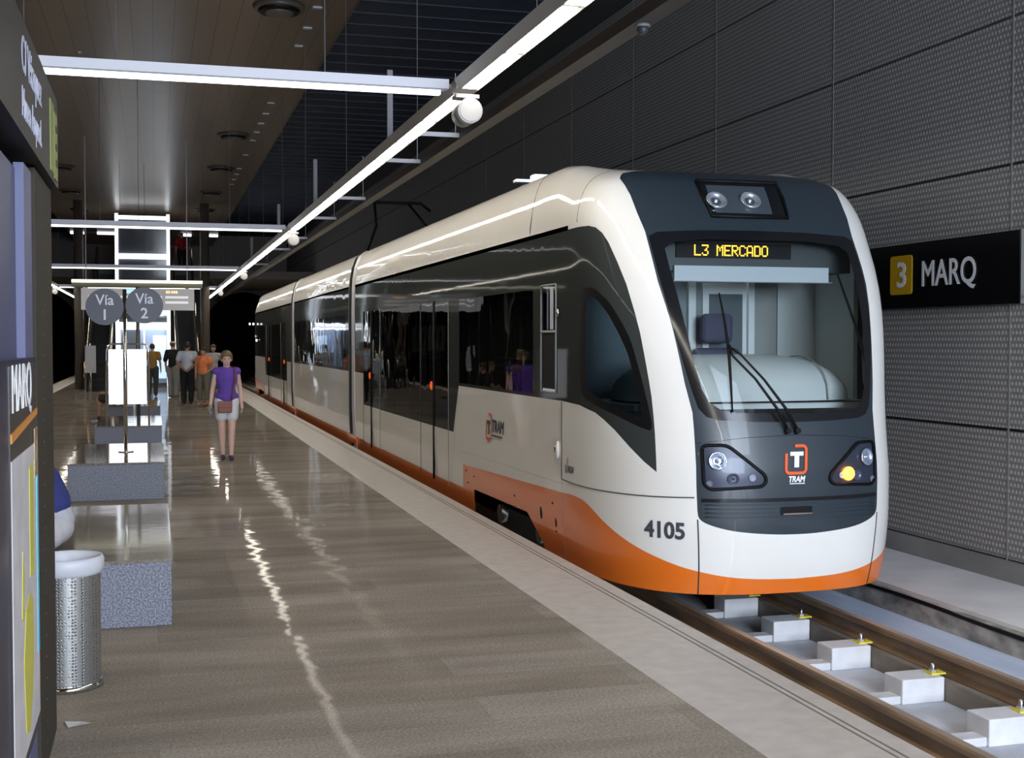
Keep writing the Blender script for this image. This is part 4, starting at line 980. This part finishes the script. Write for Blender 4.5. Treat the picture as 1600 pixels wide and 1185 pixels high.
MB().box(XC-.60+SXO, XC-.14+SXO, 10.05, 10.17, .85, 1.72).bevel(.06, 3).build('seat_backrest', SEAT, seat); MB().box(XC-.53+SXO, XC-.23+SXO, 10.03, 10.14, 1.76, 2.02).bevel(.05, 3).build('headrest', SEAT, seat)
MB().cyl((XC-.37+SXO,9.95,.3),(XC-.37+SXO,9.95,.78),.06).build('seat_post', BLACK, seat)
keep(MB().box(XC-1.2, XC+1.2, 9.75, 10.9, 2.70, 2.74).build('cab_ceiling', LGREY))
keep(MB().tube([(XC+.86,9.28,2.34),(XC+1.0,9.22,1.9),(XC+1.10,9.12,1.45)], [.008,.012,.02], 6).build('sun_visor_rod', DGREY))
keep(MB().box(XC-.25, XC+.25, 10.1, 10.5, 2.685, 2.70).build('cab_fill_panel', mat('cab_fill_glow', (.9,.9,.9), .5, emit=(.80,.93,1), estr=4.5), label='glowing fill panel added under the cab ceiling'))  # emitter added to brighten the cab interior
# ---- saloon interior seen dimly through tinted glass
keep(MB().box(XC-1.22, XC+1.22, 10.98, 21.7, .30, .34).box(XC-1.22, XC+1.22, 22.4, 31.6, .30, .34).box(XC-1.22, XC+1.22, 32.3, 43, .30, .34).build('saloon_floor', DGREY))
keep(MB().box(XC-1.2, XC+1.2, 10.98, 21.7, 2.60, 2.64).box(XC-1.2, XC+1.2, 22.4, 31.6, 2.60, 2.64).box(XC-1.2, XC+1.2, 32.3, 43, 2.60, 2.64).build('saloon_ceiling', LGREY))
SALG = mat('saloon_strip', (.9,.9,.9), .5, emit=(.8,.9,1), estr=.25)
for y in (12.2, 15.4, 18.6, 24, 27, 30, 35, 38): keep(MB().box(XC-.1, XC+.1, y, y+1.2, 2.585, 2.60).build('saloon_lamp', SALG))
SH = mat('seat_shell', (.35,.36,.38), .5); SF = mat('saloon_seat_fabric', (.35,.09,.02), .8)
def saloon_seat(x, y, f):
    r = keep(MB().box(x-.42, x+.42, y, y+.42, .72, .80).bevel(.02).build('saloon_seat', SF))
    yb = y+.40 if f > 0 else y-.02
    MB().box(x-.42, x+.42, yb, yb+.06, .80, 1.42).bevel(.02).build('seat_backrest', SF, r); MB().box(x-.44, x+.44, yb+.055*f, yb+.055*f+.03, .74, 1.46).build('seat_shell', SH, r)
    MB().tube([(x-.4, yb, 1.42), (x-.38, yb, 1.52), (x+.38, yb, 1.52), (x+.4, yb, 1.42)], .014, 6).build('grab_rail', ALU, r)
for y in (11.5, 12.6, 17.0, 17.9, 23.2, 24.2, 25.6, 27.0, 28.2, 29.6):
    saloon_seat(XC-.72, y, 1 if int(y*3) % 2 else -1); saloon_seat(XC+.72, y, 1 if int(y*3) % 2 else -1)
for y in (14.2, 16.2, 18.9, 20.8, 26, 30.5, 34, 38):
    for s in (-.45, .45): keep(MB().cyl((XC+s, y, .3), (XC+s, y, 2.6), .018, n=8).build('grab_pole', ALU))
# ---- wipers
def wp(a, v, o): return body(a, v, o)
w1 = keep(MB().tube([wp(-.073,1.105,.03), wp(-.15,1.25,.06), wp(-.30,1.48,.065), wp(-.446,1.655,.06), wp(-.452,1.73,.055)], [.014,.012,.010,.009,.009], 8).build('wiper', BLACK))
MB().tube([wp(.006,1.105,.03), wp(-.08,1.25,.06), wp(-.23,1.47,.065), wp(-.377,1.655,.06), wp(-.45,1.715,.055)], [.014,.012,.010,.008,.008], 8).build('wiper_link', BLACK, w1)
MB().tube([wp(-.442,2.138,.02), wp(-.447,1.92,.024), wp(-.455,1.70,.03), wp(-.473,1.46,.024), wp(-.487,1.245,.02)], [.006,.010,.013,.010,.006], 6).build('wiper_blade', BLACK, w1)
for a in (-.073, .006): MB().cyl(wp(a,1.10,-.01), wp(a,1.10,.05), .022).build('wiper_pivot', BLACK, w1)
# ---- roof equipment
def pantograph():
    r = keep(MB().box(XC-.55, XC+.55, 24.2, 25.8, 3.42, 3.50).build('pantograph_base', BLACK))
    for s in (-1, 1):
        MB().tube([(XC+s*.45, 25.7, 3.48), (XC+s*.5, 23.9, 4.0), (XC+s*.35, 25.0, 4.55)], .028, 6).build('pantograph_arm', BLACK, r)
    MB().tube([(XC-.8, 25.0, 4.42), (XC-.6, 25.0, 4.57), (XC+.6, 25.0, 4.57), (XC+.8, 25.0, 4.42)], .03, 6).build('contact_strip', BLACK, r)
pantograph()
for y0, y1, x in ((13.0,15.5,.55),(17.5,20.0,.55),(27.5,30.5,.5),(35,38,.5)):
    keep(MB().box(XC-x, XC+x, y0, y1, 3.36, 3.50).bevel(.03).build('roof_box', DGREY))
keep(MB().box(XC-.85, XC-.55, 13.0, 13.12, 3.50, 3.53).build('roof_bracket', ALU))
keep(MB().box(XC-.95, XC-.80, 12.0, 12.15, 3.38, 3.45).build('roof_bracket', ALU))
for s in (-.12, .0): keep(MB().box(XC-HW-.10+s, XC-HW-.05+s, 43.9, 44.0, 2.33, 2.40).build('marker_lamp', mat('marker_glow', (1,1,1), .5, emit=(.9,.95,1), estr=2)))
# ================================================================== PEOPLE
def blob(parts, voxel, smooth=6):
    """tapered limbs and ellipsoids fused into one continuous skin"""
    b = MB()
    for p in parts:
        if p[0] == 'c':
            _, a, r0, c, r1 = p; a = Vector(a); c = Vector(c)
            b.cyl(a, c, r0, r1, 14); b.sphere(a, r0, 14, 8); b.sphere(c, r1, 14, 8)
        elif p[0] == 'e': b.sphere(p[1], 1, 20, 14, p[2])
        elif p[0] == 'x': b.box(*p[1])
    me = bpy.data.meshes.new('blob'); b.b.to_mesh(me); b.b.free()
    o = bpy.data.objects.new('blob', me); COL.objects.link(o)
    m = o.modifiers.new('r', 'REMESH'); m.mode = 'VOXEL'; m.voxel_size = voxel; m.use_smooth_shade = True
    s = o.modifiers.new('s', 'SMOOTH'); s.iterations = smooth; s.factor = .5
    bpy.context.view_layer.update()
    me2 = bpy.data.meshes.new_from_object(o.evaluated_get(bpy.context.evaluated_depsgraph_get()))
    bpy.data.objects.remove(o); bpy.data.meshes.remove(me)
    me2.polygons.foreach_set('use_smooth', [True]*len(me2.polygons)); return me2
def V3(*a): return Vector(a)
def person(name, label, loc, rz, H, J, cloth, skin=(.62,.40,.30), hair=(.10,.06,.035), voxel=.010, group=None, hairlen=.0, face=True, slim=1.0, female=False, headgear=None):
    """local frame: facing -y, right hand at -x. J overrides joints (metres for a 1.7 m figure)"""
    k = H/1.70
    sw = .165 if female else .185; hw = .10 if female else .095
    D = dict(hipL=(hw,0,.90), kneeL=(hw+.01,-.02,.49), ankL=(hw,0.01,.09), hipR=(-hw,0,.90), kneeR=(-hw-.01,-.02,.49), ankR=(-hw,.01,.09),
             pelvis=(0,0,.96), waist=(0,0,1.09), chest=(0,0,1.28), neck=(0,.01,1.44), head=(0,-.015,1.585),
             shL=(sw,0,1.39), elL=(sw+.06,.03,1.12), wrL=(sw+.07,-.03,.88), shR=(-sw,0,1.39), elR=(-sw-.06,.03,1.12), wrR=(-sw-.07,-.03,.88), footdir=(0,-1,0))
    D.update(J); D = {a: V3(*b)*k if a != 'footdir' else V3(*b) for a, b in D.items()}
    s = k*slim; r = empty(name, (*loc[:2], loc[2] if len(loc) > 2 else 0), label, 'person', group, rz)
    P = []
    P += [('e', D['pelvis'], (.155*s,.105*s,.12*k)), ('e', D['waist'], (.125*s,.09*s,.13*k)), ('e', D['chest'], (.16*s,.105*s,.17*k)), ('c', D['waist'], .10*s, D['chest'], .115*s), ('c', D['pelvis'], .11*s, D['waist'], .10*s)]
    P += [('c', D['chest']+V3(0,0,.10*k), .07*k, D['neck']+V3(0,0,.04*k), .052*k), ('c', D['neck'], .054*k, D['head']-V3(0,-.01,.06*k), .05*k)]
    for S_ in 'LR':
        sg = 1 if S_ == 'L' else -1
        P += [('c', D['chest']+V3(sg*.06*k,0,.10*k), .075*k, D['sh'+S_], .058*k), ('c', D['sh'+S_], .050*s, D['el'+S_], .038*s), ('c', D['el'+S_], .038*s, D['wr'+S_], .026*k)]
        P += [('c', D['hip'+S_], .092*s, D['knee'+S_], .056*s), ('c', D['knee'+S_], .056*s, D['knee'+S_].lerp(D['ank'+S_], .35)+V3(0,.012*k,0), .054*s), ('c', D['knee'+S_].lerp(D['ank'+S_], .35)+V3(0,.012*k,0), .053*s, D['ank'+S_], .034*k)]
        fd = D['footdir'].normalized(); P += [('c', D['ank'+S_]+V3(0,0,-.045*k)-fd*.03*k, .036*k, D['ank'+S_]+fd*.13*k+V3(0,0,-.058*k), .026*k)]
        # hand: palm, four curled fingers of different length and a thumb
        w = D['wr'+S_]; d = (w-D['el'+S_]).normalized(); side = V3(0,-1,0); side = (side-d*side.dot(d)).normalized(); inn = d.cross(side)*(1 if sg > 0 else -1)
        pc = w+d*.045*k; P += [('c', w, .024*k, pc+d*.02*k, .026*k), ('c', pc-side*.018*k, .018*k, pc+side*.018*k+d*.03*k, .018*k)]
        for i, (o_, ln) in enumerate(((.030,.070),(.011,.080),(-.009,.075),(-.027,.058))):
            a = pc+side*o_*k+d*.035*k; m_ = a+d*ln*.5*k+inn*.006*k; e = m_+d*ln*.42*k+inn*.020*k
            P += [('c', a, .0095*k, m_, .0088*k), ('c', m_, .0088*k, e, .0075*k)]
        a = w+side*.022*k+d*.02*k; m_ = a+side*.022*k+d*.028*k+inn*.01*k; P += [('c', a, .012*k, m_, .0105*k), ('c', m_, .0105*k, m_+d*.03*k+side*.006*k+inn*.006*k, .009*k)]
    h = D['head']; P += [('e', h+V3(0,.012,.02)*k, (.074*k,.092*k,.098*k)), ('e', h+V3(0,-.022,-.045)*k, (.056*k,.062*k,.068*k)), ('e', h+V3(0,-.088,-.012)*k, (.013*k,.020*k,.026*k)),
        ('e', h+V3(.077,.008,-.008)*k, (.010*k,.020*k,.030*k)), ('e', h+V3(-.077,.008,-.008)*k, (.010*k,.020*k,.030*k)), ('e', h+V3(0,-.076,-.056)*k, (.024*k,.014*k,.010*k))]
    sk = mat('skin_%d' % int(sum(skin)*1000), skin, .5); me = blob(P, voxel, 4); body_ = link('body', me, sk, r)
    hm = mat('hair_%d' % int(sum(hair)*1000), hair, .6)
    HP = [('e', h+V3(0,.026,.040)*k, ((.084+hairlen*.3)*k,.098*k,.098*k)), ('e', h+V3(0,-.045,.085)*k, (.066*k,.045*k,.030*k))]
    if hairlen > 0: HP += [('c', h+V3(.062,.03,.02)*k, .034*k, h+V3(.066,.035,.02-hairlen)*k, .028*k), ('c', h+V3(-.062,.03,.02)*k, .034*k, h+V3(-.066,.035,.02-hairlen)*k, .028*k), ('c', h+V3(0,.07,.02)*k, .05*k, h+V3(0,.06,.02-hairlen)*k, .045*k), ('e', h+V3(0,-.066,.062)*k, (.062*k,.022*k,.026*k))]
    link('hair', blob(HP, max(voxel, .008), 3), hm, r)
    if face:
        e = MB()
        for sx in (-1, 1): e.sphere(h+V3(sx*.030,-.079,.006)*k, .010*k, 10, 6, (1.3,.5,.7))
        e.build('eye', mat('eye_dark', (.03,.02,.02), .3), r); MB().sphere(h+V3(0,-.0865,-.056)*k, .012*k, 10, 6, (1.7,.5,.45)).build('mouth', mat('lip', (.45,.16,.14), .5), r)
    for nm, m, cp, lab in cloth(D, k, s): link(nm, blob(cp, max(voxel, .009), 3) if not isinstance(cp, bpy.types.Mesh) else cp, m, r, lab)
    return r
def shirt(D, k, s, g=.016, sleeve=.55, low=0.0, both=True):
    P = [('e', D['waist']+V3(0,0,low)*k, ((.125+g)*s,(.09+g)*s,.13*k)), ('e', D['chest'], ((.16+g)*s,(.105+g)*s,.165*k)), ('c', D['pelvis']+V3(0,0,.03)*k, (.118+g)*s, D['waist'], (.108+g)*s), ('c', D['waist'], (.105+g)*s, D['chest'], (.118+g)*s), ('c', D['chest']+V3(0,0,.10)*k, .07*k+g, D['neck']-V3(0,0,.015)*k, .050*k+g*.4)]
    for S_ in 'LR':
        sg = 1 if S_ == 'L' else -1
        P.append(('c', D['chest']+V3(sg*.06,0,.10)*k, .075*k+g*.6, D['sh'+S_], .058*k+g*.5))
        if sleeve > 0: P.append(('c', D['sh'+S_], .052*s+g*.8, D['sh'+S_].lerp(D['el'+S_], sleeve), .045*s+g))
    return P
def trousers(D, k, s, g=.014, to=.97):
    P = [('e', D['pelvis']-V3(0,0,.02)*k, ((.155+g)*s,(.105+g)*s,.12*k))]
    for S_ in 'LR':
        P.append(('c', D['hip'+S_], .092*s+g, D['knee'+S_].lerp(D['hip'+S_], max(0, 1-to*2)) if to < .5 else D['knee'+S_], .060*s+g))
        if to > .5: P.append(('c', D['knee'+S_], .060*s+g, D['knee'+S_].lerp(D['ank'+S_], (to-.5)*2), .046*s+g))
    return P
def shoes(D, k, g=.012):
    P = []
    fd = D['footdir'].normalized()
    for S_ in 'LR': P += [('c', D['ank'+S_]+V3(0,0,-.040*k)-fd*.035*k, .040*k, D['ank'+S_]+fd*.14*k+V3(0,0,-.052*k), .034*k)]
    return P
M_ = lambda n, c, r=.8: mat(n, c, r)
# woman walking towards the camera
def c_main(D, k, s):
    P = M_('purple_cotton', (.12,.055,.36)); Wt = M_('white_shorts', (.68,.68,.72)); 
    sp = []
    for S_ in 'LR': sp.append(('c', D['hip'+S_]+V3(0,0,.02), .108*s, D['hip'+S_].lerp(D['knee'+S_], .52), .098*s))
    sp += [('e', D['pelvis']-V3(0,0,.045)*k, (.180*s,.132*s,.10*k)), ('c', D['hipL']-V3(.02,0,.06), .10*s, D['hipR']+V3(.02,0,-.06), .10*s)]
    return [('sleeveless_shirt', P, shirt(D, k, s, .020, 0, -.03)+[('e', D['pelvis']+V3(0,0,.035), (.192*s,.145*s,.085)), ('c', D['pelvis']-V3(0,0,.0), .145*s, D['waist'], .140*s), ('c', D['waist'], .138*s, D['chest'], .135*s)], None), ('shorts', Wt, sp, None), ('shoe', M_('purple_trainers', (.045,.03,.09)), shoes(D, k), None)]
woman = person('person', 'woman in a sleeveless purple shirt and white shorts walking towards the camera', (1.02, 19.15), .0, 1.62,
    dict(hipL=(.088,0,.90), hipR=(-.088,0,.90), kneeL=(.070,-.08,.49), ankL=(.060,-.08,.085), kneeR=(-.080,.0,.49), ankR=(-.062,.06,.085), elL=(.205,.03,1.12), wrL=(.225,-.04,.88), elR=(-.215,.03,1.12), wrR=(-.25,-.05,.88), shL=(.155,0,1.39), shR=(-.155,0,1.39)), c_main, skin=(.66,.42,.34), hair=(.16,.10,.05), voxel=.0065, hairlen=.04, female=True, slim=.98)
bag = empty('shoulder_bag', (.985, 19.0, .80), 'small reddish-brown leather bag hanging across the front of the woman in purple', 'bag')
LEA = mat('brown_leather', (.20,.045,.02), .5)
MB().box(-.10, .10, -.075, -.005, -.085, .085).bevel(.012).build('bag_body', LEA, bag); MB().box(-.103, .103, -.082, -.072, -.01, .088).bevel(.003).build('flap', LEA, bag)
MB().tube([(.09,-.03,.07), (.12,-.035,.25), (.155,-.015,.42), (.15,.06,.575), (.10,.14,.60)], .010, 6).build('strap', LEA, bag)
ph = empty('phone', (.768, 19.06, .74), 'small black and white object held in the right hand of the woman in purple', 'phone')
MB().box(-.012, .012, -.05, .05, -.085, .065).bevel(.005).build('casing', mat('phone_black', (.03,.03,.05), .3), ph); MB().box(-.016, -.012, -.03, .05, -.01, .055).build('paper', mat('paper_white2', (.7,.7,.75), .5), ph)
# people farther along
person('person', 'man seen from behind in a pale blue shirt and black trousers, hands clasped behind him', (.85, 36.1), 2.95, 1.74,
    dict(elR=(-.26,.06,1.14), wrR=(-.07,.13,.98), elL=(.26,.06,1.14), wrL=(.06,.15,.96)),
    lambda D, k, s: [('shirt', M_('pale_blue_shirt', (.48,.52,.62)), shirt(D, k, s, .03, .6), None), ('trousers', M_('black_trousers', (.008,.008,.010)), trousers(D, k, s, .022), None), ('shoe', M_('black_shoes', (.01,.01,.01), .4), shoes(D, k), None)], skin=(.36,.20,.13), hair=(.02,.015,.012), face=False, slim=1.08)
person('person', 'woman in an orange t-shirt and khaki trousers with a hand on her hip', (1.26, 35.3), -.5, 1.60,
    dict(elL=(.30,.05,1.13), wrL=(.17,-.06,.99), elR=(-.25,.03,1.13)),
    lambda D, k, s: [('t_shirt', M_('orange_cotton', (.75,.22,.08)), shirt(D, k, s, .022, .5), None), ('trousers', M_('khaki_trousers', (.16,.15,.11)), trousers(D, k, s, .014, .85), None), ('shoe', M_('tan_shoes', (.35,.16,.10)), shoes(D, k), None)], skin=(.50,.27,.17), hair=(.03,.02,.015), voxel=.011, female=True, hairlen=.02, slim=1.12)
person('person', 'person in a black top, light grey trousers and a pale cap', (.52, 40.6), 2.6, 1.76,
    dict(), lambda D, k, s: [('jacket', M_('black_top', (.012,.013,.018)), shirt(D, k, s, .03, .9), None), ('trousers', M_('grey_trousers', (.30,.30,.31)), trousers(D, k, s, .02), None), ('shoe', M_('grey_shoes', (.15,.15,.15)), shoes(D, k), None),
    ('cap', M_('pale_cap', (.6,.6,.5)), [('e', D['head']+V3(0,.02,.085)*k, (.088*k,.10*k,.045*k))], None)], face=False, voxel=.012)
person('person', 'person in a grey t-shirt, teal shorts and a red cap behind the woman in orange', (1.66, 38.4), -.3, 1.66,
    dict(elL=(.33,.0,1.16), wrL=(.40,-.06,.93)), lambda D, k, s: [('t_shirt', M_('grey_cotton', (.38,.38,.37)), shirt(D, k, s, .022, .5), None), ('shorts', M_('teal_shorts', (.04,.15,.19)), trousers(D, k, s, .02, .62), None), ('shoe', M_('dark_shoes', (.05,.05,.05)), shoes(D, k), None),
    ('cap', M_('dark_red_cap', (.16,.02,.02)), [('e', D['head']+V3(0,.015,.075)*k, (.088*k,.102*k,.055*k)), ('c', D['head']+V3(-.03,-.09,.06)*k, .014*k, D['head']+V3(.03,-.09,.06)*k, .014*k)], None)], skin=(.4,.24,.16), voxel=.012)
person('person', 'person in a mustard shirt and dark trousers standing behind the lit poster', (-.10, 41.5), 3.0, 1.68,
    dict(), lambda D, k, s: [('shirt', M_('mustard_shirt', (.34,.19,.04)), shirt(D, k, s, .03, .6), None), ('trousers', M_('dark_trousers', (.05,.055,.05)), trousers(D, k, s, .022), None), ('shoe', M_('dark_shoes', (.05,.05,.05)), shoes(D, k), None)], face=False, voxel=.012, hair=(.05,.03,.02))
SEATED = dict(pelvis=(0,.05,.585), waist=(0,.05,.70), chest=(0,.02,.86), neck=(0,.0,1.03), head=(0,-.03,1.17), shL=(.18,.0,.98), shR=(-.18,0,.98), elL=(.22,-.05,.73), wrL=(.12,-.30,.66), elR=(-.22,-.05,.73), wrR=(-.12,-.30,.66),
    hipL=(.10,.02,.545), kneeL=(.12,-.42,.53), ankL=(.12,-.40,.09), hipR=(-.10,.02,.545), kneeR=(-.12,-.42,.53), ankR=(-.12,-.42,.09))
person('person', 'seated person in dark shorts and pale trainers, mostly hidden behind the lit poster', (-.76, 28.2), -1.57, 1.70, SEATED,
    lambda D, k, s: [('shirt', M_('dark_shirt', (.02,.02,.025)), shirt(D, k, s, .02, .6), None), ('shorts', M_('dark_shorts', (.03,.025,.03)), trousers(D, k, s, .02, .45), None), ('sock', M_('black_socks', (.01,.01,.012)), [('c', D['ankL']+V3(0,0,.06), .042, D['ankL'], .042), ('c', D['ankR']+V3(0,0,.06), .042, D['ankR'], .042)], None), ('shoe', M_('lilac_trainers', (.45,.40,.55)), shoes(D, k), None)], skin=(.42,.24,.17), voxel=.011, face=False)
J2 = dict(SEATED); J2.update(waist=(0,.02,.70), chest=(0,-.06,.86), neck=(0,-.20,1.02), head=(0,-.34,1.12), shL=(.18,-.10,.96), shR=(-.18,-.10,.96), elL=(.23,.02,.70), wrL=(.14,-.24,.66), elR=(-.23,.02,.70), wrR=(-.14,-.24,.66))
person('person', 'person in a navy vest seated on the nearest bench, mostly behind the totem', (-.70, 8.62), -1.57, 1.70, J2,
    lambda D, k, s: [('shirt', M_('white_shirt', (.40,.40,.45)), shirt(D, k, s, .018, .6), None), ('vest', M_('navy_vest', (.02,.03,.15)), [('c', D['waist']+V3(0,0,.02), .145, D['chest'], .16), ('e', D['chest'], (.20,.15,.16))], None), ('trousers', M_('pale_grey_trousers', (.45,.44,.46)), trousers(D, k, s, .025, .9), None), ('shoe', M_('dark_shoes', (.05,.05,.05)), shoes(D, k), None)], skin=(.50,.27,.14), voxel=.010, face=False)
person('person', 'person in a red top standing up on the mezzanine, right of the lift', (1.15, 57.6, 4.9), .2, 1.68,
    dict(), lambda D, k, s: [('jacket', M_('red_top', (.40,.01,.015)), shirt(D, k, s, .03, .9), None), ('trousers', M_('black_trousers', (.008,.008,.010)), trousers(D, k, s, .02), None), ('shoe', M_('dark_shoes', (.05,.05,.05)), shoes(D, k), None)], voxel=.014, face=False)
